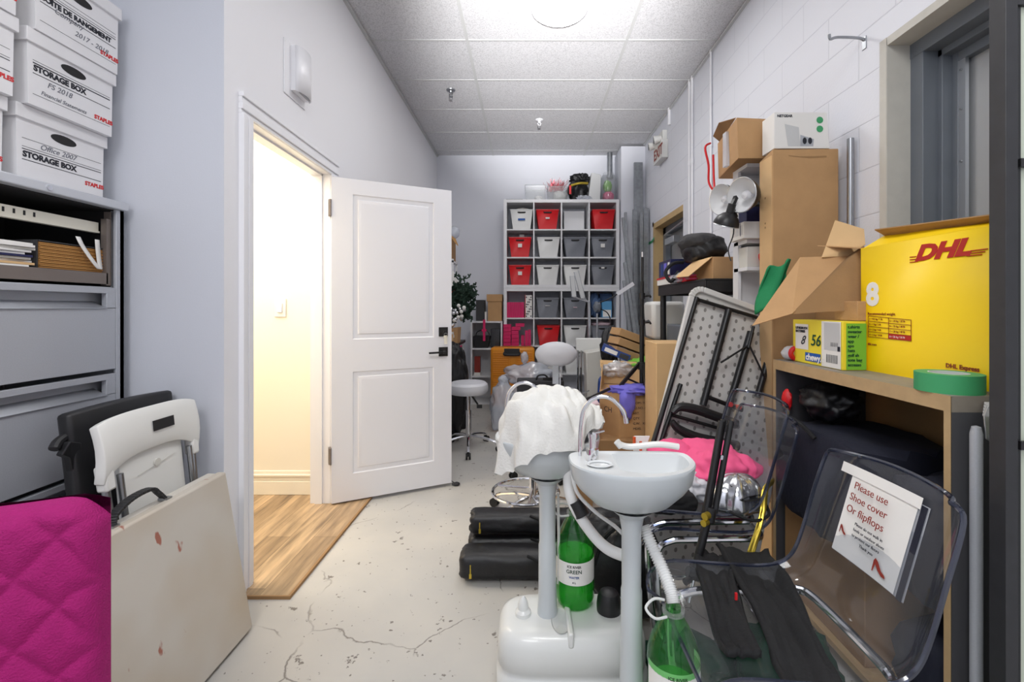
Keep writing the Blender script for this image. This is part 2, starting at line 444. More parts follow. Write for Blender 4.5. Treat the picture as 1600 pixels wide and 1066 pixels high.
# ---------------------------------------------------------------- the room
WX = 1.475; LX = -1.22; BY = 6.13
struct('floor', B().box((-2.3,-2.6,-.1),(1.9,BY+.2,0)), 'floor_paint')
struct('ceiling', B().box((-2.3,-2.6,CEIL),(1.9,BY+.2,CEIL+.1)), 'ceiling_tile')
g = B()
for x in (-1.68,-.461,.762): g.box((x-.012,-2.4,CEIL-.004),(x+.012,BY,CEIL+.001))
y = -2.0
while y < BY:
    g.box((-2.1 if y<1.83 else LX,y-.008,CEIL-.003),(WX,y+.008,CEIL+.001)); y += .6115
    if abs(y-3.49) < .3: y = 3.49
struct('trim_1', g, 'dim_white')
struct('trim_2', B().box((LX,1.83,CEIL-.02),(LX+.022,BY,CEIL-.004)).box((WX-.022,-2.4,CEIL-.02),(WX,BY-.42,CEIL-.004)), 'dim_white')
struct('wall_back', B().box((-1.42,BY,0),(1.9,BY+.15,CEIL)), 'wall_paint')
struct('trim_3', B().box((1.175,5.70,0),(WX,BY,CEIL-.03)), 'wall_paint')   # boxed pipe chase in the corner
# left wall with the door opening
DY0, DY1, DH = 2.01, 2.812, 2.045
w = B().box((LX-.12,1.83,0),(LX,DY0,CEIL)).box((LX-.12,DY1,0),(LX,BY,CEIL)).box((LX-.12,DY0,DH),(LX,DY1,CEIL))
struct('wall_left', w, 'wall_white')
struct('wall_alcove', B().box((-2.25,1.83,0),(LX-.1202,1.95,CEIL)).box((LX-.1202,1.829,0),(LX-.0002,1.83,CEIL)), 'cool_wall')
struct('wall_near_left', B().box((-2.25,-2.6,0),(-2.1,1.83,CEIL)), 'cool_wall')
struct('wall_rear', B().box((-2.3,-2.6,0),(1.9,-2.5,CEIL)), 'wall_paint')
# right wall
r1a, r1b, r1h = .86, 1.853, 2.29
r2a, r2b, r2h = 4.31, 5.34, 2.20
w = B()
for a, c in ((-2.6,r1a),(r1b,r2a),(r2b,BY)): w.box((WX,a,0),(WX+.25,c,CEIL))
w.box((WX,r1a,r1h),(WX+.25,r1b,CEIL)).box((WX,r2a,r2h),(WX+.25,r2b,CEIL))
struct('wall_right', w, 'block_wall')
# steel doorway beside the bookcase
d = bpy.data.objects.new('door_2', None); COL.objects.link(d); d['kind'] = 'structure'
struct('reveal', B().box((WX-.012,r1b-.002,0),(WX+.083,r1b+.03,r1h+.02)).box((WX-.012,r1a,r1h-.003),(WX+.084,r1b,r1h+.03)).box((WX-.014,r1b,0),(WX+.0,r1b+.035,r1h+.03)), 'beige_reveal', d)
f = B()
def jamb(y, s, x0, r1h=r1h-.004):   # stepped hollow-metal profile, s=-1: far side
    f.box((x0,min(y,y+s*.06),0),(x0+.062,max(y,y+s*.06),r1h)); f.box((x0+.06,min(y,y+s*.078),0),(x0+.11,max(y,y+s*.078),r1h-.02)); f.box((x0+.10,min(y,y+s*.10),0),(x0+.16,max(y,y+s*.10),r1h-.05))
jamb(r1b,-1,1.558); jamb(r1a,1,1.558)
f.box((1.556,r1a,r1h-.06),(1.62,r1b,r1h-.001)).box((1.618,r1a,r1h-.085),(1.668,r1b,r1h)).box((1.66,r1a,r1h-.12),(1.72,r1b,r1h))
struct('frame', f, 'steel_blue', d, bev=.002)
s = B().box((1.66,r1b-.128,0),(1.674,r1b-.098,r1h-.12)); struct('seal_strip', s, 'alu', d)
s = B()
for z in (.3,.7,1.1,1.5,1.78,1.98,2.13): s.cyl((1.654,r1b-.113,z),(1.661,r1b-.113,z),.004,n=8)
struct('screw', s, 'steel', d)
struct('door_leaf', B().box((1.69,r1a+.08,.01),(1.73,r1b-.08,r1h-.115)), 'door_grey', d)
# far doorway in the right wall
d = bpy.data.objects.new('door_3', None); COL.objects.link(d); d['kind'] = 'structure'
struct('timber_lining', B().box((WX,r2b-.06,0),(WX+.2,r2b,r2h-.06)).box((WX,r2a,r2h-.06),(WX+.2,r2b,r2h)).box((WX+.0,r2b-.03,r2h-.03),(WX+.02,r2b+.03,r2h+.02)), 'wood_trim', d)
struct('frame', B().box((WX+.11,r2a,0),(WX+.16,r2a+.06,r2h-.06)).box((WX+.10,r2b-.16,0),(WX+.16,r2b-.06,r2h-.06)).box((WX+.10,r2a,r2h-.14),(WX+.16,r2b,r2h-.06)), 'steel_blue', d, bev=.002)
struct('door_leaf', B().box((WX+.17,r2a,0),(WX+.21,r2b-.1,r2h-.1)), 'door_grey', d)
struct('door_closer', B().bar((WX+.06,r2b-.25,r2h-.17),(WX+.06,r2a+.1,r2h-.12),.02,.012).box((WX+.03,r2b-.65,r2h-.30),(WX+.10,r2b-.35,r2h-.23)).cyl((WX+.06,r2b-.3,r2h-.17),(WX+.12,r2b-.3,r2h-.17),.012), 'alu', d, bev=.003)
# casing + lining of the left doorway
c = B()
def casing(a0, a1, z0, z1, vert, flip):
    for k, (o, t) in enumerate(((0,.012),(.018,.02),(.045,.016),(.07,.024))):
        e = (.018,.027,.025,.02)[k]
        if vert:
            ya = a0+o if not flip else a1-o-e
            c.box((LX,ya,z0),(LX+t,ya+e,z1))
        else: c.box((LX,a0,z0+o),(LX+t,a1,z0+o+e))
casing(DY0-.09,DY0,0,DH,True,True); casing(DY1,DY1+.09,0,DH,True,False)
casing(DY0-.09,DY1+.09,DH,DH+.09,False,False)
struct('trim_4', c, 'trim_white', bev=.0015)
l = B().box((LX-.121,DY0-.004,0),(LX+.002,DY0+.002,DH)).box((LX-.121,DY1-.002,0),(LX+.002,DY1+.004,DH)).box((LX-.121,DY0,DH-.002),(LX+.002,DY1,DH+.004))
l.box((LX-.09,DY1-.012,0),(LX-.045,DY1,DH)).box((LX-.09,DY0,0),(LX-.045,DY0+.012,DH)).box((LX-.09,DY0,DH-.012),(LX-.045,DY1,DH))
struct('trim_5', l, 'trim_white')
struct('trim_6', B().box((LX-.03,DY0,.90),(LX-.01,DY0+.003,.98)), 'black_metal')   # strike plate of the near jamb
struct('baseboard_left', B().box((LX,DY1+.09,0),(LX+.014,BY,.14)), 'trim_white')
# corridor beyond
struct('floor_corridor', B().box((-3.3,1.95,0),(LX-.12,2.95,.012)).box((LX-.12,DY0+.003,0),(LX,DY1-.003,.012)).box((LX,DY0-.10,0),(-1.0,2.913,.012)), 'plank_floor')
struct('trim_7', B().box((-1.003,DY0-.10,0),(-.992,2.913,.0135)).box((LX,DY0-.108,0),(-.992,DY0-.10,.0135)), 'card_dark')
struct('wall_corridor', B().box((-3.4,2.95,0),(LX-.12,3.05,2.72)).box((-3.4,1.9,0),(-3.3,2.95,2.72)).box((-3.3,1.95,0),(LX-.12,1.96,2.72)), 'cream_wall')
struct('ceiling_corridor', B().box((-3.3,1.96,2.72),(LX-.12,2.95,2.8)), 'cream_wall')
bb = B()
for z0, z1, t in ((.012,.10,.016),(.10,.13,.012),(.13,.145,.02),(.145,.165,.008)): bb.box((-3.3,2.95-t,z0),(LX-.12,2.95,z1))
struct('baseboard_corridor', bb, 'cream_wall', bev=.003)
t = T('light_switch', 'cream light switch plate on the wall beyond the open doorway', 'light switch', (-1.60,2.949,1.16))
t.part('plate', B().cbox((0,-.004,.06),(.075,.006,.118)), 'white_plastic', bev=.002)
t.part('toggle', B().cbox((0,-.011,.06),(.032,.008,.06)), 'trim_white', bev=.002)

# ---------------------------------------------------------------- the open door
dv = Vector((.672,.338,0)).normalized(); a = math.atan2(dv.y, dv.x)
t = bpy.data.objects.new('door_1', None); COL.objects.link(t); t.location = (LX+.008, DY1-.002, .022); t.rotation_euler = (0,0,a); t['kind'] = 'structure'
DW, DT, DHH = .757, .036, 2.0
def door_face(b, y, s):   # y = plane, s = outward sign
    P = [(.122,.165,.635,.80),(.122,1.0,.635,1.905)]
    q = lambda x0,z0,x1,z1,yy: b._add([(x0,yy,z0),(x1,yy,z0),(x1,yy,z1),(x0,yy,z1)], [(0,1,2,3)])
    q(0,0,.122,DHH,y); q(.635,0,DW,DHH,y); q(.122,0,.635,.165,y); q(.122,.80,.635,1.0,y); q(.122,1.905,.635,DHH,y)
    for x0,z0,x1,z1 in P:
        steps = [(0,0),(.006,.007),(.03,.009),(.036,.002),(.052,-.0),]
        for (o0,d0),(o1,d1) in zip(steps[:-1], steps[1:]):
            A = [(x0+o0,y-s*d0,z0+o0),(x1-o0,y-s*d0,z0+o0),(x1-o0,y-s*d0,z1-o0),(x0+o0,y-s*d0,z1-o0)]
            C = [(x0+o1,y-s*d1,z0+o1),(x1-o1,y-s*d1,z0+o1),(x1-o1,y-s*d1,z1-o1),(x0+o1,y-s*d1,z1-o1)]
            b._add(A+C, [(i,(i+1)%4,4+(i+1)%4,4+i) for i in range(4)])
        o, dd = steps[-1]; q(x0+o,z0+o,x1-o,z1-o,y-s*dd)
b = B(); door_face(b, -DT, -1); door_face(b, 0, 1)
for x0,x1,z0,z1 in ((0,0,0,DHH),(DW,DW,0,DHH)): b._add([(x0,-DT,z0),(x0,0,z0),(x0,0,z1),(x0,-DT,z1)], [(0,1,2,3)])
for z in (0,DHH): b._add([(0,-DT,z),(DW,-DT,z),(DW,0,z),(0,0,z)], [(0,1,2,3)])
link('slab', b, 'door_white', t, sharp=12)
h = B().cbox((.698,-DT-.004,.90),(.062,.008,.062)).cyl((.698,-DT,.90),(.698,-DT-.045,.90),.011).bar((.705,-DT-.045,.90),(.59,-DT-.045,.898),.014,.012)
link('lever_handle', h, 'black_metal', t, bev=.0015)
link('deadbolt', B().cbox((.698,-DT-.005,1.035),(.062,.010,.062)).cyl((.708,-DT,1.03),(.708,-DT-.016,1.03),.016), 'black_metal', t, bev=.0015)
for z in (.24,1.76):
    hh = B().box((-.016,-DT+.0,z),(-.001,-.0,z+.10)).cyl((-.006,-DT-.004,z),(-.006,-DT-.004,z+.10),.006)
    link('hinge', hh, 'brown_metal', t)
R = Matrix.Translation(t.location) @ Matrix.Rotation(a,4,'Z')
k = T('key_bunch', 'small bunch of keys hanging from the deadbolt of the white door', 'keys', R @ Vector((.708,-DT-.03,.97)))
k.part('key_ring', B().tube([Vector((.012*math.cos(i*PI/6),0,.045+.012*math.sin(i*PI/6))) for i in range(12)], .0012, n=6, closed=True), 'steel')
for i,dx in enumerate((-.006,.004)):
    k.part('key', B().cbox((dx,.002*i,.006),(.009,.0015,.045)).cyl((dx,.002*i-.001,.033),(dx,.002*i+.001,.033),.009,n=12), 'plug_cream')
# ---------------------------------------------------------------- ceiling fittings and wall devices
t = T('flash_glow_disc', 'added glowing white disc on the ceiling tiles, standing in for bounced flash', 'flash stand-in', (.22,3.12,CEIL-.03))  # added disc for the bounced-flash glow, no lamp is fitted here
t.part('diffuser', B().lathe([(0.001,0),(.13,.002),(.17,.007),(.185,.02)]), 'flash_glow')
t.part('base_ring', B().lathe([(.186,.018),(.192,.02),(.192,.0299),(.001,.0299)]), 'trim_white')
def sprinkler(loc, m, label):
    t = T('fire_sprinkler', label, 'sprinkler', loc)
    t.part('ceiling_rose', B().lathe([(.001,0),(.042,-.004),(.038,-.012),(.018,-.016),(.012,-.03),(.001,-.03)]), m)
    t.part('frame_arms', B().tube([(.008,0,-.03),(.018,0,-.045),(.006,0,-.066)], .0035, n=6).tube([(-.008,0,-.03),(-.018,0,-.045),(-.006,0,-.066)], .0035, n=6).cyl((0,0,-.03),(0,0,-.05),.003), m)
    t.part('deflector', B().cyl((0,0,-.066),(0,0,-.069),.018), m)
sprinkler((-.72,4.28,CEIL), 'steel', 'small dark metal sprinkler on the ceiling tile above the open door')
sprinkler((.13,4.96,CEIL), 'trim_white', 'white sprinkler with a round rose on the ceiling above the cube shelving')
t = T('wall_chime', 'white curved chime box on the wall above the doorway', 'door chime', (LX,2.39,2.30))
t.part('backplate', B().box((0,-.115,.0),(.006,.10,.275)), 'trim_white', bev=.002)
t.part('cover', B().grid(lambda u,v: (.03+.028*math.sin(PI*u)**.5, -.055+.15*u, .035+.235*v), 13, 3).box((.006,-.052,.04),(.03,.09,.268)), 'trim_white', sharp=30, sol=.004)
t.part('slot', B().box((.0575,.015,.13),(.0595,.02,.17)), 'steel')
# emergency sign
t = T('exit_sign', 'white EXIT sign with two emergency lamp heads high on the block wall', 'exit sign', (WX,4.92,2.80))
t.part('housing', B().box((-.07,-.15,0),(0,.15,.19)), 'white_plastic', bev=.004)
t.part('panel', B().box((-.0725,-.13,.02),(-.0705,.13,.17)), 'offwhite')
t.text('lettering', 'EXIT', .155, (WX-.074,4.92+.122,2.835), (0,-1,0), (0,0,1), 'dark_red_ink', bold=.004)
for dy in (-.1,.1):
    h = t.part('lamp_head', B().cyl((-.05,dy,.215),(-.13,dy+.02,.20),.03,.045).cyl((-.03,dy,.17),(-.04,dy,.215),.015), 'white_plastic')
    t.part('bulb', B().cyl((-.131,dy+.02,.20),(-.133,dy+.021,.20),.036), 'alu', h)
t.part('mounting_box', B().box((-.05,-.12,.19),(0,.12,.30)), 'white_plastic', bev=.004)
# conduits
for y, r in ((4.68,.016),(4.10,.011),(4.03,.011),(3.62,.009)):
    z0 = 3.1 if y == 4.68 else (1.7 if y > 4 else 1.45)
    b = B().cyl((WX-.016,y,z0),(WX-.016,y,CEIL),r,n=10)
    if y < 4.6:
        for z in (2.5,): b.cyl((WX-.016,y,z),(WX-.016,y,z+.04),r*1.3,n=10)
    lab = {4.68:'thick white conduit stub above the EXIT sign', 4.10:'white wall conduit beside the far doorway, farther of the close pair', 4.03:'white wall conduit beside the far doorway, nearer of the close pair', 3.62:'thin white conduit on the block wall, the one nearest the cardboard boxes'}[y]
    single('conduit', b, 'trim_white', lab, 'conduit')
t = T('wall_hook', 'bent steel bracket hook sticking out of the white block wall near the ceiling', 'hook', (WX,1.99,2.37))
t.part('plate', B().box((-.004,-.012,-.02),(0,.012,.035)), 'steel', bev=.001)
t.part('arm', B().tube(smooth([(-.002,0,.02),(-.03,0,.03),(-.12,.0,.033),(-.15,0,.025),(-.155,0,.045)],4), .006, n=8), 'steel')
single('metal_pole', B().cyl((1.452,2.045,0),(1.452,2.045,1.98),.014), 'steel', 'tall steel pipe standing against the block wall behind the tall carton', 'pipe')
single('pipe_stub', B().cyl((1.09,6.02,2.95),(1.09,6.02,CEIL),.035).cyl((1.09,6.02,2.93),(1.09,6.02,2.97),.045), 'galv', 'grey pipe end coming down from the ceiling in the far corner', 'pipe')
b = B().box((WX-.002,5.40,1.985),(WX-.0005,5.66,2.015)); b.poly([(WX-.03,5.18,2.03),(WX-.0,5.40,2.015),(WX-.0,5.40,1.985),(WX-.03,5.18,2.0)],.001)
single('green_tape_strip', b, 'green_tape', 'strip of green tape stuck across the far doorway edge', 'tape')

# ---------------------------------------------------------------- filing cabinet on the left
t = T('filing_cabinet', 'silver grey lateral filing cabinet with its top compartment open', 'filing cabinet', (-1.82,1.33,0))
X0, X1, Y0, Y1 = -2.05, -1.59, .86, 1.795
c = B().box((X0,Y1-.02,0),(X1,Y1,1.60)).box((X0,Y0,0),(X1,Y0+.02,1.60)).box((X0,Y0,0),(X0+.01,Y1,1.60)).box((X0,Y0,0),(X1-.03,Y1,.05)).box((X0,Y0,1.28),(X1-.02,Y1,1.30)).box((X1-.012,Y1-.035,0),(X1,Y1,1.60))
t.part('case', c, 'silver_paint', w=True, bev=.002)
t.part('top', B().box((X0-.0,Y0-.005,1.60),(X1+.014,Y1+.006,1.632)), 'cab_top', w=True, bev=.004)
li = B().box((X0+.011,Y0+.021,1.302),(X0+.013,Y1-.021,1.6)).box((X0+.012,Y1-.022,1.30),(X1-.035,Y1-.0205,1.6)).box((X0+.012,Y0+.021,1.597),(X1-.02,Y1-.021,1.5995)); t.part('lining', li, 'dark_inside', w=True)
t.part('rail', B().box((X1-.06,Y0+.03,1.512),(X1-.05,Y1-.055,1.545)).box((X1-.065,Y0+.03,1.505),(X1-.045,Y1-.055,1.512)), 'plug_cream', w=True, label='pale slotted runner under the cabinet top')
for k in range(12,20): t.part('slot', B().box((X1-.0515,Y0+.08+k*.03,1.522),(X1-.0485,Y0+.086+k*.03,1.537)), 'dark_inside', w=True)
t.part('tray', B().box((X0+.02,Y0+.03,1.31),(X1-.02,Y1-.06,1.325)).box((X1-.035,Y0+.03,1.31),(X1-.018,Y1-.05,1.352)), 'brown_metal', w=True, label='brown pull-out tray')
t.part('slide_post', B().box((X1-.04,Y1-.056,1.305),(X1-.018,Y1-.040,1.56)).box((X1-.045,Y1-.038,1.305),(X1-.02,Y1-.034,1.59)), 'brown_metal', w=True)
t.part('lock', B().cyl((X1+.013,1.50,1.616),(X1+.018,1.50,1.616),.009), 'chrome', w=True)
def drawer(z0, z1):
    dr = B().box((X1-.02,Y0+.022,z0),(X1,Y1-.037,z1-.075)).box((X1-.02,Y0+.022,z1-.022),(X1,Y1-.037,z1)).box((X1-.02,Y1-.075,z1-.08),(X1,Y1-.037,z1-.02)).box((X1-.055,Y0+.022,z1-.08),(X1-.05,Y1-.037,z1-.02))
    o = t.part('drawer', dr, 'silver_paint', w=True, bev=.0015)
    h = B().grid(lambda u,v: (X1+.006-.055*(v**1.6), Y0+.05+(Y1-.077-Y0-.05)*u, z1-.078+.025*v*v), 2, 8)
    t.part('handle', h, 'cab_top', o, w=True, sol=.003, label='bright recessed pull')
for z0, z1 in ((.985,1.296),(.632,.968),(.285,.615),(.06,.27)): drawer(z0, z1)
# cabinet contents
t = T('expanding_file', 'brown expanding file with many pockets lying in the open cabinet', 'file folder', (-1.74,1.64,1.3255))
b = B(); n = 19
for k in range(n):
    z = .006+k*.0058; b.box((-.12,-.125,z),(.115+.003*(k%2),.105,z+.0042))
t.part('pockets', b, 'expand_file')
t.part('cover', B().box((-.125,-.128,0),(.118,.108,.005)).box((-.125,-.128,.117),(.118,.108,.121)).box((-.124,-.131,0),(.112,-.126,.121)), 'charcoal', label='black cover boards')
single('white_ribbon', B().grid(lambda u,v: Vector((-1.615+.006*math.sin(6*u)+.006, 0, 0))+Vector((0, 1.62+.045*math.sin(u*PI)*1.0+.075*u+.018*v-.0, 1.475-.11*math.sin(u*PI)**.8)), 24, 2), 'paper', 'loop of white ribbon hanging over the brown expanding file', 'ribbon', sol=.0012)
for k in range(13):
    a = random.uniform(-.1,.1); z = 1.3262+k*.0082
    c = ['paper','paper','navy_fabric','paper','card_light','paper','offwhite','dark_blue_box','paper','paper','offwhite','paper','paper'][k]
    o = single('paper_folder', B().box((-.13,-.12,0),(.10+random.uniform(-.01,.02),.10+random.uniform(-.02,.03),.0072)), c,
      'loose papers and folders piled beside the brown expanding file', 'papers', 'papers in the open cabinet'); o.location = (-1.735,1.375+random.uniform(-.01,.01),z); o.rotation_euler = (0,0,a)
# storage boxes
def banker(loc, rz, word, size, note, label, sc=1.0, hgt=.25, zl=.083):
    t = T('storage_box', label, 'storage box', loc, rz, 'storage boxes on the filing cabinet')
    wd, dp = .152*sc, .36
    t.part('body', B().hexa([(-dp,-wd+.004,0),(0,-wd+.004,0),(0,wd-.004,0),(-dp,wd-.004,0),(-dp,-wd,hgt-.01),(0,-wd,hgt-.01),(0,wd,hgt-.01),(-dp,wd,hgt-.01)]), 'banker')
    t.part('lid', B().box((-dp-.008,-wd-.007,hgt-.045),(.009,wd+.007,hgt)), 'banker', bev=.002)
    h = B(); h.lathe([(.001,0),(.9,0),(1,.0)], n=24, M=Matrix.Translation((.0006,.0,hgt-.070)) @ Matrix.Rotation(PI/2,4,'Y') @ Matrix.Diagonal((.016,.045,1,1)))
    t.part('hand_hole', h, 'dark_inside')
    ln = B()
    for z, th in ((hgt-.108,.0012),(zl+.032,.0012),(zl+.023,.0025),(zl-.011,.0022))+(((.036,.0012),) if zl > .1 else ()): ln.box((0,-wd+.018,z),(.0006,wd-.012,z+th))
    t.part('printed_lines', ln, 'ink')
    R = Matrix.Translation(Vector(loc)) @ Matrix.Rotation(rz,4,'Z')
    rt = R.to_3x3() @ Vector((0,1,0))
    t.text('lettering', word, size, R @ Vector((.0008,-wd+.02,zl)), rt, (0,0,1), 'ink', bold=.0012)
    t.text('lettering', 'STAPLES', .020, R @ Vector((.0008,wd-.075,.045)), rt, (0,0,1), 'red_ink', bold=.0008, label='red printed word')
    if note:
        for q, (tx, yy, zz) in enumerate(note): t.text('handwriting', tx, .026 if len(tx) < 15 else .019, R @ Vector((.0008,yy,zz)), rt, (0,.0,1), 'pencil', shear=.3)
    return t
banker((-1.645,1.615,1.633), 0, 'STORAGE BOX', .026, [('Office 2007',-.08,.122)], 'white storage box standing directly on the cabinet, lowest of the full stack')
banker((-1.615,1.62,1.8835), 0, 'STORAGE BOX', .026, [('FS 2018',-.09,.078),('Financial Statements',-.11,.045)], 'white storage box marked FS 2018, in the middle of the full stack', hgt=.245, zl=.115)
banker((-1.600,1.628,2.129), 0, 'BOÎTE DE RANGEMENT', .024, [('Company',-.09,.090),('2017 - 2018',-.02,.055)], 'white storage box lettered BOÎTE DE RANGEMENT, topmost of the full stack', hgt=.26, zl=.108)
banker((-1.645,1.275,1.633), 0, 'STORAGE BOX', .026, None, 'white storage box cut by the photo edge, bottom of the left stack')
banker((-1.615,1.28,1.8835), .0, 'STORAGE BOX', .026, None, 'white storage box cut by the photo edge, middle of the left stack')
banker((-1.60,1.275,2.134), 0, 'STORAGE BOX', .026, None, 'white storage box cut by the photo edge, top of the left stack')

# ---------------------------------------------------------------- folded white chair, black chair behind it, folded table, pink chair
def lean(y, h, x0, x1, zt):   # x on a leaning plane
    return x0+(x1-x0)*h/zt
t = T('folding_chair', 'white plastic folding chair folded flat and leaning on the cabinet', 'folding chair', (-1.27,1.56,0))
def LP(y, z, o=0): return Vector((-1.215-.09*z/.87+o, y, z))
def strip(b, pts, th): 
    P = [LP(*p) for p in pts]; b.poly(P, th, (1,0,.1))
b = B()
b.grid(lambda u,v: LP(1.365+.40*u, .745-.06*abs(2*u-1)**3-.00 + v*(.135+.06*abs(2*u-1)**3) - .02*(2*u-1)**4*v, .012*math.sin(PI*v)), 20, 6)
t.part('backrest', b, 'white_plastic', w=True, sol=.03, bev=.004)
for y0, y1, z1 in ((1.385,1.39,.66),(1.748,1.743,.66)):
    t.part('side_socket', B().bar(LP(y0,.74,0),LP(y1,z1,0),.036,.036,(1,0,0)), 'white_plastic', w=True, bev=.008)
t.part('black_grip', B().poly([LP(1.545,.835,.029),LP(1.545,.80,.029),LP(1.635,.80,.029),LP(1.635,.835,.029)], .002, (1,0,.1)), 'black_plastic', w=True, label='black rectangular grip pad')
b = B().grid(lambda u,v: LP(1.44+.26*u, .17+.555*v+.03*v*(1-(2*u-1)**2), -.012), 12, 8)
t.part('seat', b, 'white_plastic', w=True, sol=.018, bev=.003)
rb = B()
for k in range(5): rb.poly([LP(1.655-.011*k,.55+.0*k,.0),LP(1.660-.011*k,.55,.0),LP(1.660-.011*k,.42-.02*k,.0),LP(1.655-.011*k,.42-.02*k,.0)], .002, (1,0,.1))
rb.cyl(LP(1.58,.685,-.002),LP(1.58,.685,.004),.013).poly([LP(1.50,.665,.0),LP(1.66,.69,.0),LP(1.66,.692,.0),LP(1.50,.667,.0)],.001,(1,0,.1))
t.part('moulded_marks', rb, 'offwhite', w=True)
b = B()
for y, dy in ((1.385,.03),(1.745,-.015)):
    b.tube(smooth([LP(y,.68,0),LP(y+dy*.4,.45,0),LP(y+dy,.02,0)],4), .011, n=10)
t.part('leg', b, 'steel', w=True)
b = B()
for y, dy in ((1.425,.02),(1.715,.015)):
    b.tube([LP(y,.70,.012),LP(y+dy,.30,.004),LP(y+dy*1.5,.03,.0)], .009, n=10)
t.part('leg', b, 'steel', w=True)
t.part('cross_bar', B().cyl(LP(1.41,.10,.0),LP(1.73,.10,.0),.008), 'steel', w=True)
t = T('folding_chair', 'black padded folding chair leaning between the cabinet and the white folded chair', 'folding chair', (-1.38,1.58,0))
def LQ(y, z, o=0): return Vector((-1.325-.10*z/.87+o, y, z))
b = B().grid(lambda u,v: LQ(1.395+.41*u, .62+(.255+.025*math.sin(PI*(.25+.5*u)))*v, 0), 14, 6)
t.part('backrest', b, 'black_plastic', w=True, sol=.045, bev=.012)
b = B().grid(lambda u,v: LQ(1.42+.36*u, .05+.56*v, -.03), 8, 8)
t.part('seat', b, 'black_plastic', w=True, sol=.025, bev=.005)
b = B().tube([LQ(1.425,.66,.0),LQ(1.43,.02,0)], .014, n=10).tube([LQ(1.775,.66,.0),LQ(1.77,.02,0)], .014, n=10)
t.part('leg', b, 'steel', w=True)
b = B().tube(smooth([W(84,703,1.36),W(92,690,1.38),W(112,680,1.42),W(122,700,1.45)],5), .014, n=10)
b.poly([W(86,712,1.37),W(100,690,1.38),W(118,692,1.42),W(118,775,1.44),W(108,770,1.42),W(98,716,1.38)], .02, (1,0,0))
t.part('armrest', b, 'black_plastic', w=True, bev=.003)
# suitcase-style folded table
t = T('folded_table', 'large beige folding table folded in half like a suitcase, with stains and a black handle', 'folding table', (-1.08,1.45,0))
A0 = .98; A1 = 1.722
def TB(y, z, o): return Vector((-1.035-.105*z/.60-o, y, z))
def slab(o0, o1, z0, z1, y0=A0, y1=A1):
    return B().hexa([TB(y0,z0,o1),TB(y0,z0,o0),TB(y1,z0,o0),TB(y1,z0,o1),TB(y0,z1,o1),TB(y0,z1,o0),TB(y1,z1,o0),TB(y1,z1,o1)])
t.part('top_half', slab(0,.032,.012,.60), 'table_stained', w=True, bev=.007, label='stained front half')
t.part('bottom_half', slab(.038,.072,.012,.595), 'table_beige', w=True, bev=.007)
t.part('seam', slab(.030,.040,.02,.575,A0+.01,A1-.01), 'black_plastic', w=True)
p = smooth([TB(1.285,.60,.036),TB(1.30,.628,.036),TB(1.36,.65,.036),TB(1.43,.65,.036),TB(1.455,.628,.036),TB(1.475,.60,.036)],5)
h = B()
for q0, q1 in zip(p[:-1], p[1:]): h.bar(q0, q1, .026, .010, (0,0,1))
t.part('handle', h, 'black_plastic', w=True, bev=.002, label='black carrying handle')
for y in (1.285,1.475): t.part('latch', B().cbox(TB(y,.602,.034),(.03,.022,.008)), 'steel', w=True)

# quilted pink chair
rz = ang(17)
t = T('quilted_chair', 'magenta pink quilted slipcover chair cut by the photo edge', 'chair', (-.985,.755,0), rz)
def quilt(u, v):
    x = -.30+.54*u; z = .30+.592*v
    e = min(1, min(u,1-u)/.06); f = min(1,(1-v)/.05)
    a = x/.104+z/.118+.12; c = x/.104-z/.118+.3
    d = min(abs(a-round(a)), abs(c-round(c)))
    puff = .009*min(1,(d/.5)*1.8)**.5
    r = (math.sqrt(max(0,1-(1-e)**2)))*(math.sqrt(max(0,1-(1-f)**2)))
    return Vector((x, -.035*r-puff*r-.02*math.sin(PI*u), z-.012*(1-e)-.008*(2*u-1)**2+.006*math.sin(7*u)-.03*v*max(0,(u-.88)/.12)**2))
b = B().grid(quilt, 130, 140).grid(lambda u,v: Vector((-.30+.54*u, .045*math.sqrt(max(0,1-(1-min(1,min(u,1-u)/.06))**2))*math.sqrt(max(0,1-(1-min(1,(1-v)/.05))**2)),   .30+.592*v-.012*(1-min(1,min(u,1-u)/.06))-.008*(2*u-1)**2+.006*math.sin(7*u))), 30, 30)
b.box((-.30,-.01,.295),(.24,.03,.31))
t.part('backrest', b, 'magenta', sharp=0)
t.part('seat', B().box((-.28,-.50,.33),(.22,-.055,.43)), 'magenta', bev=.03)
for x, y in ((-.25,-.03),(.19,-.03),(-.25,-.45),(.19,-.45)): t.part('leg', B().bar((x,y,0),(x,y,.37),.035,.035), 'black_plastic')
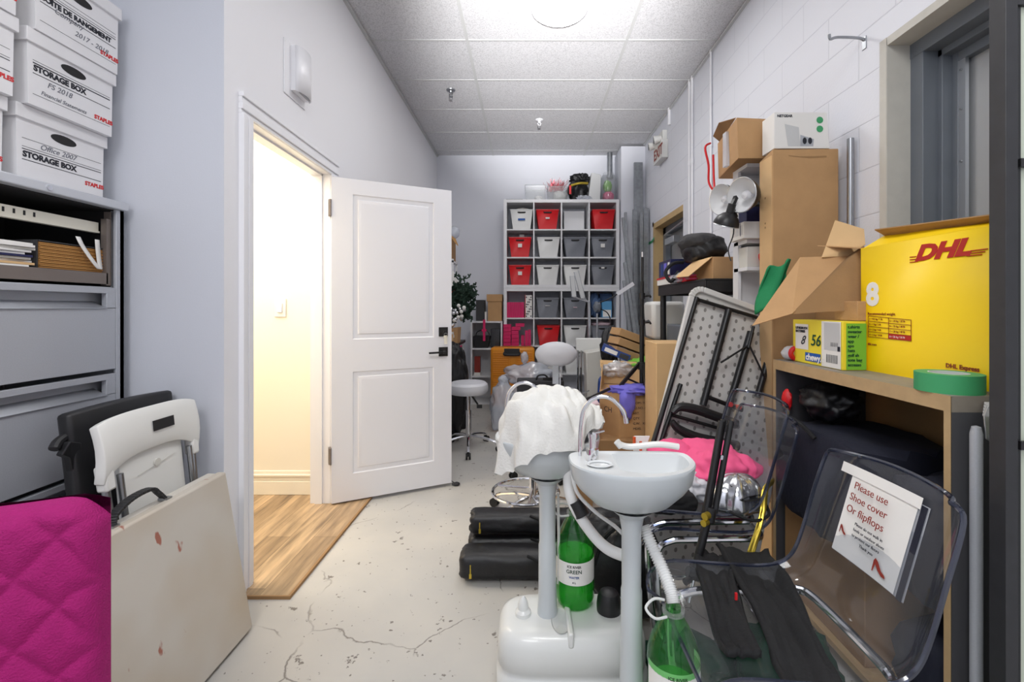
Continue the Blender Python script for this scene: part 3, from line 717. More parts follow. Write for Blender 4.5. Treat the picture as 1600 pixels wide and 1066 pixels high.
# ---------------------------------------------------------------- two portable wash basins
def basin(name_label, cx, cy, rim, tank_top, tank, cap_side, group='portable wash basins', z0=0):
    t = T('portable_sink', name_label, 'portable sink', (cx,cy,0), 0, group)
    # half-round bowl: straight back, round front
    def outl(a):     # a in 0..1 round the rim; returns x,y of unit outline
        th = 2*PI*a; x = math.cos(th); y = math.sin(th)
        if y > 0: # back is flattened
            e = 5.0; k = (abs(x)**e+abs(y)**e)**(-1/e); return x*k*.172, y*k*.075
        return x*.172, y*.135
    def bowl(prof, sx=1.0):
        b = B(); rows = []
        for s_, z in prof:
            rows.append([b.bm.verts.new((outl(i/48)[0]*s_, outl(i/48)[1]*s_, z)) for i in range(48)])
        for A, C in zip(rows[:-1], rows[1:]):
            for i in range(48):
                q = b.bm.faces.new([A[i],A[(i+1)%48],C[(i+1)%48],C[i]]); q.smooth = True
        return b
    h = .135
    t.part('bowl', bowl([(.17,rim-h-.01),(.35,rim-h+.004),(.62,rim-h+.022),(.84,rim-h+.058),(.955,rim-.05),(.995,rim-.012),(1.0,rim-.004),(.985,rim)]), 'sink_grey')
    # top deck with the inner basin: hollow offset to the right
    b = B(); n = 48; out = []; inn = []; bot = []; b2 = []
    for i in range(n):
        x, y = outl(i/n); out.append(b.bm.verts.new((x*.985, y*.985, rim)))
        ix = x*.70+.036; iy = y*.74+.004
        if ix < -.045: ix = -.045
        inn.append(b.bm.verts.new((ix, iy, rim-.004))); bot.append(b.bm.verts.new((ix*.88+.006, iy*.85, rim-.07))); b2.append(b.bm.verts.new((ix*.5+.02, iy*.5, rim-.09)))
    for A, C in ((out,inn),(inn,bot),(bot,b2)):
        for i in range(n):
            q = b.bm.faces.new([A[i],A[(i+1)%n],C[(i+1)%n],C[i]]); q.smooth = True
    b.bm.faces.new(b2)
    t.part('basin', b, 'sink_white', sharp=50)
    t.part('soap_dish', B().lathe([(.001,0),(.022,.001),(.028,.006),(.026,.007),(.021,.003)], (-.095,-.045,rim-.002), sx=1.3), 'sink_white')
    t.part('column', B().lathe([(.062,rim-h+.004),(.034,rim-h-.02),(.027,rim-h-.06),(.0265,.45),(.029,.44),(.0295,.3),(.033,tank_top)]), 'sink_grey')
    f = t.part('faucet', B().tube(smooth([(-.138,.035,rim-.004),(-.138,.035,rim+.06),(-.128,.034,rim+.13),(-.095,.028,rim+.165),(-.055,.02,rim+.165),(-.022,.012,rim+.135),(-.012,.01,rim+.105)],8), .0058, n=12), 'chrome')
    t.part('spout_tip', B().cyl((-.0125,.01,rim+.112),(-.011,.01,rim+.098),.0075), 'chrome', f)
    f = t.part('pump', B().cyl((-.108,.0,rim),(-.108,.0,rim+.03),.0175).cyl((-.108,.0,rim+.03),(-.108,.0,rim+.06),.010).cyl((-.108,0,rim+.06),(-.108,0,rim+.072),.012), 'chrome')
    t.part('lever', B().bar((-.108,.0,rim+.072),(-.075,-.002,rim+.080),.008,.004), 'chrome', f)
    # tank
    x0,x1,y0,y1 = tank
    b = B(); N_ = 40
    def ring(s_, z, dx=0, dy=0):
        r = []
        for i in range(N_):
            th = 2*PI*i/N_; e = 4.5; c, s2 = math.cos(th), math.sin(th); k = (abs(c)**e+abs(s2)**e)**(-1/e)
            r.append(b.bm.verts.new(((x0+x1)/2+c*k*((x1-x0)/2-s_), (y0+y1)/2+s2*k*((y1-y0)/2-s_), z)))
        return r
    T_ = tank_top
    rows = [ring(.01,z0+.0), ring(0,z0+.012), ring(0,T_*.36), ring(.012,T_*.40), ring(.012,T_*.46), ring(.004,T_*.50), ring(.006,T_*.82), ring(.016,T_*.93), ring(.035,T_*.995), ring(.06,T_)]
    for A, C in zip(rows[:-1], rows[1:]):
        for i in range(N_):
            q = b.bm.faces.new([A[i],A[(i+1)%N_],C[(i+1)%N_],C[i]]); q.smooth = True
    b.bm.faces.new(rows[0]); b.bm.faces.new(rows[-1])
    t.part('tank', b, 'tank_white', sharp=0)
    nx, ny = x0+.085, (y0+y1)/2-.01
    t.part('nozzle', B().lathe([(.026,0),(.026,.012),(.020,.018),(.017,.02),(.017,.035),(.012,.05),(.004,.06),(.001,.06)], (nx,ny,T_-.001)), 'tank_white')
    yy = (y0+y1)/2
    t.part('handle_recess', B().lathe([(.001,0),(.9,0),(1,.003)], M=Matrix.Translation((.040,yy-.045,T_+.0005)) @ Matrix.Diagonal((.030,.060,1,1)), n=28), 'dim_white')
    t.part('carry_handle', B().box((.058,yy-.125,T_-.03),(.076,yy+.02,T_+.016)), 'tank_white', bev=.006)
    t.part('filler_cap', B().lathe([(.040,0),(.041,.02),(.038,.045),(.030,.062),(.015,.07),(.001,.071)], (cap_side,(y0+y1)/2+.01,T_-.002), n=24), 'black_plastic', label='black ribbed filler cap')
    return t
# coordinates of tank are relative to the thing
s2 = basin('portable grey wash basin with a white towel over it, on a white tank base', .066, 1.50, .80, .215, (-.165,.315,-.13,.135), .205)
s1 = basin('portable grey wash basin with an empty white bowl, nearest the camera', .288, 1.26, .80, .14, (-.10,.36,-.30,.07), .28)
# towel over the rear basin
def towel(u, v):
    th = 2*PI*u
    hem = .780 + .045*math.cos(th) + .014*math.sin(3*th+1) + .03*max(0,math.cos(th)-.3)
    rx = .150+.020*(v**2)+.012*math.sin(7*th+v*3)*v+.010*math.sin(11*th)*v; ry = .125+.02*v+.010*math.sin(6*th+2)*v
    k = math.sin(min(1,v*1.45)*PI/2)
    top = .968-.05*(math.cos(th)<0)*0
    lean_ = .05*math.cos(th)*k + .03*math.sin(th)*k
    z = top - (.04*k**2+.045*k**4*(1-.5*math.cos(th))) - max(0,(v-.42)/.58)**1.3*(top-.08-hem) 
    x = math.cos(th)*rx*k; y = math.sin(th)*ry*k
    p = Vector((x*14, y*14, z*8))
    n_ = noise.noise(p)*.030 + noise.noise(p*2.3)*.012 + .045*abs(noise.noise(Vector((x*16+y*9, v*1.6+x*3, 3))))-.012
    return Vector((.068+x*(1+n_*2), 1.49+y*(1+n_*2), z+n_*.9))
t = T('white_towel', 'white cotton towel heaped over the rear wash basin', 'towel', (.068,1.49,.72))
b = B().grid(towel, 150, 60, cu=True)
t.part('cloth', b, 'cloth_white', w=True, sharp=0)
b = B()
b.grid(lambda u,v: Vector((-.062-.016*v+.006*math.sin(9*u), 1.44-.01*v+.09*u, .80-.045*v+.008*math.sin(11*u+4*v))), 20, 10)
t.part('hanging_corner', b, 'cloth_white', w=True, sol=.006)
single('wash_mitt', B().lump((.205,1.53,.845), (.055,.06,.045), .2, 2, 5, 3, fold=.3), 'cloth_white', 'crumpled beige-white face cloth beside the towel on the rear wash basin', 'cloth')
# drain hoses
def ribbed(pts, r, amp=.0016, k=30):
    P = smooth(pts, k); return B().tube(P, r, n=14, rs=[r+amp*(1 if i%4<2 else -1) for i in range(len(P))])
single('drain_hose', ribbed([(.330,1.29,.600),(.345,1.26,.56),(.362,1.22,.52),(.372,1.18,.485),(.374,1.165,.463)], .0155, k=34), 'hose', 'white ribbed drain hose entering the neck of the front green bottle', 'hose')
t = T('drain_hose', 'smooth white drain hose sagging between the two basin columns', 'hose', (.2,1.35,.40))
t.part('pipe', B().tube(smooth([W(898,708,1.42),W(888,750,1.42),W(896,788,1.40),W(922,830,1.38),W(950,858,1.36),W(985,872,1.34)],10), .0165, n=14), 'hose', w=True)
t.part('coupling', B().cyl(W(899,783,1.40),W(910,806,1.39),.0225), 'black_plastic', w=True, label='black coupling')
single('feed_tube', B().tube(smooth([W(893,735,1.385),W(902,770,1.38),W(930,800,1.37),W(960,822,1.36),W(978,840,1.35)],8), .0055, n=8), 'hose', 'thin white tube curving under the front basin', 'tube')
single('feed_tube', B().tube(smooth([W(812,700,1.52),W(826,722,1.50),W(838,736,1.50),W(846,742,1.50)],8), .0055, n=8), 'hose', 'thin white tube under the towel-covered rear basin', 'tube')
single('feed_tube', B().tube(smooth([W(872,770,1.53),W(873,850,1.53),W(872,912,1.53)],8), .0045, n=8), 'hose', 'thin white tube running down beside the rear basin column', 'tube')
t = T('shower_wand', 'white plastic spray wand lying across the back rim of the front basin', 'spray wand', (.36,1.335,.80))
t.part('grip', B().tube(smooth([(.265,1.335,.822),(.30,1.335,.812),(.38,1.325,.822),(.44,1.325,.815)],6), .009, rs=None), 'white_plastic', w=True)
t.part('nozzle', B().cyl((.262,1.335,.828),(.275,1.335,.812),.010), 'white_plastic', w=True)
# green water jugs
def jug(loc, label, fill, s=1.0, lz=0.0):
    t = T('water_bottle', label, 'bottle', loc, 0, 'green four litre bottles')
    R_ = .0665*s
    pr = [(.001,.004),(.045,.0),(.058,.006),(.0665,.03),(.0665,.07),(.0635,.085),(.063,.09),(.063,.165),(.0635,.17),(.066,.18),(.065,.20),(.056,.235),(.040,.268),(.026,.292),(.0185,.304),(.0185,.318)]
    t.part('body', B().lathe([(r*s,z*s) for r,z in pr], n=36), 'green_bottle')
    t.part('water', B().lathe([(.001,.006)]+[(r*s*.97,z*s) for r,z in pr if .0 < z <= fill]+[(.06*s,fill*s),(.001,fill*s)], n=36), 'green_water')
    lb = B(); a0, a1 = ang(-175), ang(20)
    lb.grid(lambda u,v: Vector((.0650*s*math.cos(a0+(a1-a0)*u), .0650*s*math.sin(a0+(a1-a0)*u), (.090+lz+.074*v)*s)), 40, 2)
    l = t.part('label_band', lb, 'paper', label='white paper label')
    for tx, zz, sz, mm in (('ICE RIVER',.148,.011,'ink'),('GREEN',.130,.017,'dark_green'),('WATER',.114,.010,'blue_ink'),('4 L',.098,.009,'ink')):
        me = text_mesh(tx, sz*s, (0,0,0), (1,0,0), (0,0,1), 'CENTER', .0002, .0003)
        for v in me.vertices:
            x, z = v.co.x, v.co.z; th = -PI/2+ang(-8)+x/(.0655*s); v.co = Vector((.0656*s*math.cos(th), .0656*s*math.sin(th), z+(zz+lz)*s))
        t.part('lettering', me, mm, l, sharp=0)
    t.part('neck_ring', B().lathe([(.0195*s,.300*s),(.028*s,.301*s),(.028*s,.309*s),(.0195*s,.310*s)]), 'clear_bin')
    hh = B().tube(smooth([(-.022*s,-.016*s,.300*s),(-.055*s,-.03*s,.306*s),(-.075*s,-.02*s,.325*s),(-.05*s,.0,.335*s),(-.02*s,.012*s,.325*s)],6), .0035*s, n=8)
    t.part('handle', hh, 'tank_white')
    return t
jug((.162,1.555,.217), 'green four litre bottle standing on the white tank between the two basin columns', .175)
jug((.372,1.160,.1425), 'green four litre bottle with the ribbed hose in its neck, nearest the camera', .12, 1.0, .028)

# ---------------------------------------------------------------- black bags on the floor
def roll_bag(x0, x1, y, z, r, label, sq=.82, seed=0):
    t = T('equipment_bag', label, 'equipment bag', ((x0+x1)/2,y,z-r*sq), 0, 'long black equipment bags on the floor')
    L_ = (x1-x0)/2
    def f(u,v):
        th = 2*PI*u; e = 3.0; c, s_ = math.cos(th), math.sin(th); k = (abs(c)**e+abs(s_)**e)**(-1/e)
        x = -L_+2*L_*v; q = 1+.05*noise.noise(Vector((x*9+seed, c*2, s_*2)))+.03*noise.noise(Vector((x*30+seed, c*4, s_*4)))
        end = min(1, min(v,1-v)/.03)**.4*.25+.75
        return Vector((x+.01*noise.noise(Vector((c*3,s_*3,seed))), c*k*r*q*end, r*sq+s_*k*r*sq*q*end))
    b = B().grid(f, 40, 60, cu=True)
    for e in (0,1): 
        c_ = b.bm.verts.new((-L_+2*L_*e,0,r*sq))
    rows = 60; 
    b.bm.verts.ensure_lookup_table(); vs = b.bm.verts
    b.bm.faces.new([vs[i*60] for i in range(40)]); b.bm.faces.new([vs[i*60+59] for i in range(40)])
    t.part('bag', b, 'black_nylon', sharp=50)
    t.part('zip_pull', B().cyl((-L_+.05,-r*.98,r*1.1),(-L_+.05,-r*1.0,r*.45),.003).cbox((-L_+.05,-r*1.02,r*.45),(.010,.004,.02)), 'gold')
    t.part('strap', B().tube(smooth([(-.05,-r*.8,r*1.55),(.0,-r*1.1,r*1.3),(.05,-r*1.08,r*.6)],5),.006,n=6), 'black_fabric')
    return t
roll_bag(-.300,.40,2.07,.07,.075, 'front long black bag on the floor with a metal zip pull')
roll_bag(-.285,.42,2.24,.062,.070, 'long black bag on the floor between the front and the upper ones', seed=4)
roll_bag(-.275,.40,2.215,.185,.062, 'long black bag lying on top of the others', seed=9)
t = T('duffel_bag', 'dark soft duffel bag on the floor behind the front basin', 'bag', (.36,1.80,0))
t.part('body', B().lump((.37,1.80,.20), (.15,.10,.20), .25, 2.2, 3, 4, flat=.0, box=.5), 'black_nylon', w=True, sharp=0)
t.part('strap', B().tube(smooth([(.24,1.72,.20),(.28,1.70,.35),(.36,1.70,.40),(.45,1.71,.30)],6),.009,n=6), 'black_fabric', w=True)

# ---------------------------------------------------------------- clear chairs
def clear_chair(cx, cy, z0, label, group):
    t = T('clear_chair', label, 'chair', (cx,cy,z0), 0, group)
    prof = smooth([(-.255,0,.405),(-.245,0,.435),(-.20,0,.452),(-.08,0,.444),(.05,0,.438),(.125,0,.452),(.17,0,.49),(.20,0,.56),(.235,0,.68),(.268,0,.79),(.276,0,.82)],5)
    n = len(prof)
    def f(u, v):
        s_ = 2*u-1; i = v*(n-1); k = int(min(i, n-2)); p = prof[k].lerp(prof[k+1], i-k)
        wdt = .214
        if v > .80: wdt -= .040*((v-.80)/.20)**3
        if v < .1: wdt -= .03*((.1-v)/.1)**2
        e = max(0,abs(s_)-.72)/.28
        up = .028*e**2
        tt = (prof[min(k+1,n-1)]-prof[k]).normalized(); nr = Vector((-tt.z,0,tt.x))
        top = -.012*s_*s_*max(0,(v-.8)/.2)
        return Vector((p.x, s_*wdt, p.z+top)) + nr*up + Vector((.022*max(0,(v-.55)/.45)*(1-s_*s_),0,0))
    sh = t.part('shell', B().grid(f, 30, 50), 'clear_chair', sharp=0)
    rim = [f(0,j/40) for j in range(41)]+[f(i/14,1) for i in range(1,15)]+[f(1,1-j/40) for j in range(1,41)]+[f(1-i/14,0) for i in range(1,14)]
    t.part('rim', B().tube(rim, .0055, n=6, closed=True), 'clear_rim', label='darker bluish edge')
    for s_ in (-1,1):
        pts = smooth([(.13,s_*.17,.424),(-.10,s_*.17,.420),(-.17,s_*.17,.415),(-.215,s_*.175,.385),(-.22,s_*.185,.28),(-.205,s_*.19,.12),(-.185,s_*.195,.035),(-.12,s_*.197,.014),(.20,s_*.20,.012),(.235,s_*.18,.012)],5)
        t.part('leg', B().tube(pts, .011, n=10), 'chrome')
    t.part('cross_tube', B().tube([(.235,-.18,.012),(.235,.18,.012)], .011, n=10).tube(smooth([(.13,-.17,.424),(.155,-.12,.427),(.155,.12,.427),(.13,.17,.424)],4), .011, n=10), 'chrome')
    return t
A_ = clear_chair(.63, 1.118, 0, 'clear plastic cantilever chair with a printed notice on its back, nearest the camera', 'clear plastic chairs')
clear_chair(.665, 1.74, 0, 'clear plastic chair, the lower of the stacked pair heaped with clothes', 'clear plastic chairs')
clear_chair(.630, 1.735, .062, 'clear plastic chair, the upper of the stacked pair holding the pink clothing and helmet', 'clear plastic chairs')
# notice on the near chair back (in a plastic sleeve)
def CB(s_, h):     # point on the chair back, s_ across (far to near), h height
    P0 = Vector((.845,0,.56)); P1 = Vector((.915,0,.80)); k = (h-.56)/.24
    return Vector((P0.x+(P1.x-P0.x)*k-.012+.012*(1-s_*s_), 1.118-s_*.214, h))
t = T('paper_notice', 'printed notice in a plastic sleeve taped inside the back of the nearest clear chair', 'notice', (.87,1.16,.54))
def sheet(s0, s1, h0, h1, off):
    return B().grid(lambda u,v: CB(s0+(s1-s0)*u, h0+(h1-h0)*v)+Vector((-off,0,off*.3)), 12, 8)
t.part('sheet', sheet(-.62,.34,.560,.762,.004), 'paper', w=True)
t.part('sleeve', sheet(-.62,.47,.558,.770,.0015), 'plastic_bag', w=True)
t.part('tape', sheet(-.80,.38,.758,.784,.0062), 'paper', w=True, label='white tape strip')
rt = (CB(.3,.6)-CB(-.6,.6)).normalized(); up = (CB(0,.75)-CB(0,.5)).normalized()
for tx, s_, h, sz, mm in (('Please use',-.50,.733,.027,'dark_red_ink'),('Shoe cover',-.52,.703,.027,'dark_red_ink'),('Or flipflops',-.52,.672,.027,'dark_red_ink'),
                          ('Please do not walk in',-.34,.650,.0105,'ink'),('heels or outdoor shoes',-.34,.636,.0105,'ink'),('to protect our floors',-.34,.622,.0105,'ink'),('Thank you',-.2,.608,.0105,'ink')):
    t.text('lettering', tx, sz, CB(s_,h)+Vector((-.014,0,.002)), rt, up, mm)
sh = [(0,0),(.004,.0),(.007,.022),(.018,.010),(.034,.001),(.048,.001),(.044,.008),(.030,.014),(.014,.032),(.003,.038),(-.001,.030)]
o = CB(.02,.578)+Vector((-.009,0,0))
t.part('shoe_drawing', B().poly([o+rt*x*.85+up*z*.85 for x,z in sh]), 'dark_red_ink', w=True)
o = CB(-.56,.612)+Vector((-.009,0,0))
t.part('shoe_drawing', B().poly([o+rt*x*.5+up*z*.6 for x,z in sh]), 'dark_red_ink', w=True)
t.part('ring_strip', sheet(.37,.45,.556,.768,.003), 'navy_fabric', w=True)

# ---------------------------------------------------------------- things heaped on the stacked chairs
SZ = .515
single('pink_shirt', B().lump((.73,1.78,.60), (.145,.17,.085), .22, 1.9, 8, 5, flat=SZ, fold=.18).lump((.60,1.86,.61), (.11,.10,.07), .2, 2.0, 11, 4, flat=.52, fold=.15), 'hot_pink', 'hot pink shirt heaped on the stacked clear chairs', 'shirt')
single('white_bag', B().lump((.595,1.70,.562), (.075,.085,.055), .3, 3, 2, 4, flat=SZ, fold=.5), 'white_vinyl', 'crumpled white plastic bag under the pink shirt', 'bag')
single('black_cushion', B().lump((.50,1.625,.548), (.095,.095,.040), .12, 2, 4, 4, flat=SZ, box=.5), 'black_fabric', 'flat black fabric bag on the front edge of the stacked clear chairs', 'bag')
t = T('bicycle_helmet', 'silver and black bicycle helmet lying on the stacked clear chairs', 'helmet', (.735,1.60,SZ), ang(20))
b = B()
def hel(u, v):
    th = 2*PI*u; k = math.sin(v*PI/2); g = .93+.07*math.cos(6*th)*k
    return Vector((math.cos(th)*.105*k*g, math.sin(th)*.082*k*g, .012+.105*math.cos(v*PI/2)**.8*(1+.05*math.cos(6*th)*k)))
t.part('shell', B().grid(hel, 60, 16, cu=True), 'silver_ball', sol=.012, sharp=50)
for a_ in (-50,-18,18,50):
    m_ = Matrix.Rotation(ang(a_),4,'X') @ Matrix.Translation((0,0,.098))
    t.part('vent', B().lathe([(.001,-.002),(.9,.0),(1,.004)], M=m_ @ Matrix.Diagonal((.06,.0085,1.6,1)), n=16), 'black_plastic', label='dark lengthwise vent')
t.part('strap', B().tube(smooth([(-.08,-.05,.02),(-.03,-.10,.005),(.05,-.09,.006),(.09,-.04,.02)],5),.005,n=6), 'black_fabric')
rb = B()
def rib(pts, w, th=.0015, k=6, up=(0,0,1)):
    P = smooth(pts, k); b = B(); rows = []
    for i, p in enumerate(P):
        t_ = (P[min(i+1,len(P)-1)]-P[max(i-1,0)]).normalized(); s_ = t_.cross(Vector(up)).normalized()
        ww = w[0]+(w[1]-w[0])*i/(len(P)-1) if isinstance(w, tuple) else w
        n_ = 17; sd = w[0]*50 if isinstance(w,tuple) else w*50
        rows.append([b.bm.verts.new(p+s_*ww*(j/(n_-1)-.5)*(1+.12*noise.noise(Vector((i*.12,sd,0))))-t_.cross(s_)*ww*(-.14*math.sin(PI*j/(n_-1))+.16*noise.noise(Vector((i*.10,j*.28,sd)))+.08*noise.noise(Vector((i*.3,j*.5,sd+4))))) for j in range(n_)])
    for A, C in zip(rows[:-1], rows[1:]):
        for j in range(len(A)-1):
            q = b.bm.faces.new([A[j],A[j+1],C[j+1],C[j]]); q.smooth = True
    return b
single('gold_ribbon', rib([W(1208,752,1.62),W(1196,765,1.55),W(1192,800,1.52),W(1184,830,1.49),W(1172,866,1.475)], .024, up=(0,1,0)), 'gold', 'shiny gold ribbon hanging over the edge of the stacked clear chairs', 'ribbon', sol=.001)
# collapsed light stand leaning on the chairs
t = T('light_stand', 'collapsed black light stand leaning diagonally against the stacked clear chairs', 'light stand', tuple(W(1085,930,1.40)))
p_top = W(1133,657,1.47); p_mid = W(1108,800,1.425); p_end = W(1083,905,1.395)
for dx, m_ in ((-.012,1),(.012,1),(.0,1)):
    t.part('leg', B().cyl(p_top+Vector((dx*1.3,-.008 if dx else .012,0)), p_mid+Vector((dx*1.2,-.006 if dx else .01,0)), .0095), 'black_metal', w=True, bev=0)
t.part('pole', B().cyl(p_mid, p_end, .0125), 'black_metal', w=True)
t.part('collar', B().cyl(p_mid+(p_top-p_mid)*.05, p_mid-(p_top-p_mid)*.10, .021), 'black_plastic', w=True)
for q, r_ in ((.0,.011),(-.07,.010)):
    p = p_mid+(p_top-p_mid)*q+Vector((-.012,-.022,0))
    t.part('knob', B().cyl(p, p+Vector((-.016,-.012,0)), r_), 'gold', w=True, label='brass coloured knob')
t.part('spigot', B().cyl(p_end, W(1078,932,1.385), .007).cyl(W(1078,932,1.385),W(1076,942,1.38),.0045), 'chrome', w=True)
for q in (.62,.60): 
    p = p_mid+(p_top-p_mid)*q+Vector((.0,-.018,0)); t.part('rivet', B().cyl(p,p+Vector((0,-.004,0)),.0045), 'chrome', w=True)
t.part('clamp', B().cyl(W(1074,893,1.385),W(1092,900,1.385),.016).cyl(W(1078,905,1.37),W(1070,910,1.36),.010), 'black_plastic', w=True)
# black trousers over the chairs
t = T('black_trousers', 'black trousers hanging off the stacked chairs over the side of the nearest clear chair', 'trousers', (.60,1.3,.10))
t.part('trouser_leg', rib([W(1160,852,1.46),W(1176,880,1.35),W(1205,930,1.195),W(1235,990,1.055),W(1262,1050,.945),W(1290,1110,.855)], (.15,.10), up=(0,0,1)), 'black_fabric', w=True, sol=.014)
t.part('trouser_leg', rib([W(1122,862,1.46),W(1116,885,1.33),W(1128,925,1.21),W(1143,985,1.07),W(1163,1022,.99)], (.11,.07), up=(0,0,1)), 'black_fabric', w=True, sol=.014)
t.part('red_tab', B().cbox(W(1150,932,1.17),(.006,.004,.018)), 'red', w=True, label='tiny red tab')
single('green_cloth', B().lump((.56,1.52,.04), (.17,.10,.06), .3, 2.5, 21, 4, flat=.001, fold=.4), 'dark_green', 'dark green cloth crumpled on the floor under the clear chairs', 'cloth')
single('green_plastic_bag', B().lump((.80,1.42,.10), (.14,.13,.12), .25, 2.2, 25, 4, flat=.001, fold=.35), 'dark_green', 'dark green plastic bag on the floor behind the nearest clear chair', 'bag')
# ---------------------------------------------------------------- oak bookcase and what stands on and in it
t = T('bookcase', 'low oak coloured bookcase with a grey end panel against the right wall', 'bookcase', (1.25,1.53,0))
BX0, BX1, BY0, BY1, BZ = 1.05, 1.44, 1.13, 1.944, 1.0
t.part('top_board', B().box((BX0+.002,BY0,BZ-.04),(BX1,BY1,BZ)), 'shelf_top', w=True)
t.part('edge_strip', B().box((BX0,BY0,BZ-.04),(BX0+.003,BY1,BZ)).box((BX0,BY0,.0),(BX0+.003,BY0+.018,BZ-.04)).box((BX0,BY1-.018,.0),(BX0+.003,BY1,BZ-.04)), 'oak', w=True, label='pale oak front edging')
t.part('side_panel', B().box((BX0+.002,BY0,0),(BX1,BY0+.02,BZ-.04)), 'shelf_side', w=True, label='dark grey end panel')
t.part('side_panel', B().box((BX0+.002,BY1-.02,0),(BX1,BY1,BZ-.04)), 'shelf_side', w=True)
t.part('back_panel', B().box((BX1-.01,BY0+.02,0),(BX1-.002,BY1-.02,BZ-.04)), 'oak_back', w=True)
t.part('bottom_board', B().box((BX0,BY0+.02,.05),(BX1-.01,BY1-.02,.07)), 'oak', w=True)

# tall carton
t = T('tall_carton', 'tall narrow brown cardboard carton standing on end against the block wall', 'cardboard box', (1.29,2.16,0))
b = B().hexa([(1.131,2.10,0),(1.436,2.10,0),(1.436,2.215,0),(1.131,2.215,0),(1.131,2.10,1.95),(1.436,2.10,1.955),(1.436,2.215,1.955),(1.131,2.215,1.93)])
t.part('body', b, 'card', w=True, bev=.003)
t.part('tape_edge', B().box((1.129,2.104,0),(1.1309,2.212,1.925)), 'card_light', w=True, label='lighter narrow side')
for x, z in ((1.128,1.74),(1.128,1.62),(1.128,1.60)): t.part('dent', B().cyl((x+.0005,2.16,z),(x+.0015,2.16,z),.005), 'card_dark', w=True)
t.part('scuff_mark', B().poly([(1.20,2.0992,1.925),(1.26,2.0992,1.918),(1.38,2.0992,1.922),(1.38,2.0992,1.914),(1.30,2.0992,1.910),(1.21,2.0992,1.919)]), 'card_dark', w=True, label='long dark scuff near the top')
# router box
t = T('router_box', 'white retail box with a pictured router and green dots, on top of the tall carton', 'box', (1.29,2.17,1.9565))
t.part('carton', B().hexa([(1.142,2.105,1.957),(1.398,2.105,1.957),(1.398,2.213,1.957),(1.142,2.213,1.957),(1.142,2.105,2.125),(1.385,2.105,2.125),(1.385,2.213,2.125),(1.142,2.213,2.125)]), 'paper', w=True, bev=.002)
F = 2.1043
t.text('lettering', 'NETGEAR', .016, (1.155,F,2.102), (1,0,0), (0,0,1), 'ink', bold=.0006)
t.part('device_picture', B().poly([(1.19,F,2.07),(1.255,F,2.055),(1.262,F,1.967),(1.206,F,1.967)]), 'dim_white', w=True)
t.part('device_picture', B().poly([(1.262,F,2.02),(1.325,F,2.0),(1.322,F,1.967),(1.262,F,1.967)]), 'silver_paint', w=True)
for x in (1.282,1.307): t.part('camera_picture', B().lathe([(.001,0),(1,0)], M=Matrix.Translation((x,F-.0006,1.992)) @ Matrix.Rotation(PI/2,4,'X') @ Matrix.Diagonal((.0095,.0155,1,1)), n=20), 'ink', w=True)
for z in (2.088,2.047): t.part('green_dot', B().lathe([(.001,0),(1,0)], M=Matrix.Translation((1.352,F-.0006,z)) @ Matrix.Rotation(PI/2,4,'X') @ Matrix.Diagonal((.0155,.0155,1,1)), n=20), 'green_tape', w=True)
t.part('flap', B().poly([(1.255,2.19,2.1255),(1.275,2.19,2.16),(1.278,2.19,2.1255)], .003), 'card', w=True)

# white wall unit beside the black rack
t = T('white_shelf_unit', 'narrow white shelf unit behind the tall carton', 'shelf unit', (1.30,2.41,0))
ux0, ux1, uy0, uy1 = 1.125, 1.46, 2.33, 2.49
b = B().box((ux1-.018,uy0,0),(ux1,uy1,1.96)).box((ux0,uy1-.012,0),(ux1,uy1,1.96)); t.part('panel', b, 'white_lam', w=True)
for z in (.4,.8,1.10,1.43,1.57,1.96): t.part('shelf', B().box((ux0,uy0,z-.018),(ux1-.018,uy1-.012,z)), 'white_lam', w=True)
t.part('side_panel', B().box((ux0,uy0+.10,0),(ux0+.016,uy1-.012,1.942)), 'white_lam', w=True)
t = T('document_box', 'white carton printed with fine text, on the white shelf unit', 'box', (1.20,2.37,1.571))
t.part('carton', B().box((1.09,2.29,1.571),(1.30,2.45,1.655)), 'paper', w=True, bev=.002)
ln = B()
for k in range(9): ln.box((1.0895,2.31+.012*k,1.59),(1.0899,2.312+.012*k,1.64))
ln.box((1.0895,2.325,1.585),(1.0899,2.332,1.652)); t.part('printed_text', ln, 'pencil', w=True)
single('blue_box', B().box((1.13,2.345,1.656),(1.34,2.46,1.74)), 'dark_blue_box', 'dark blue box lying on the white printed carton in the shelf unit', 'box', bev=.002)
t = T('photo_frame', 'small dark picture frame standing in the white shelf unit', 'frame', (1.22,2.36,1.741))
t.part('frame', B().box((1.17,2.355,1.741),(1.27,2.365,1.83)), 'black_plastic', w=True)
t.part('picture', B().box((1.185,2.3535,1.755),(1.255,2.3545,1.815)), 'steel_blue', w=True)
single('white_carton', B().box((1.13,2.34,1.431),(1.24,2.46,1.535)), 'offwhite', 'plain cream carton on the lower board of the white shelf unit', 'box', bev=.002)
single('red_tin', B().lump((1.205,2.315,1.475), (.03,.02,.035), .2, 4, 3, 2, flat=1.4315), 'red', 'small red bundle on the lower board of the white shelf unit', 'bundle')
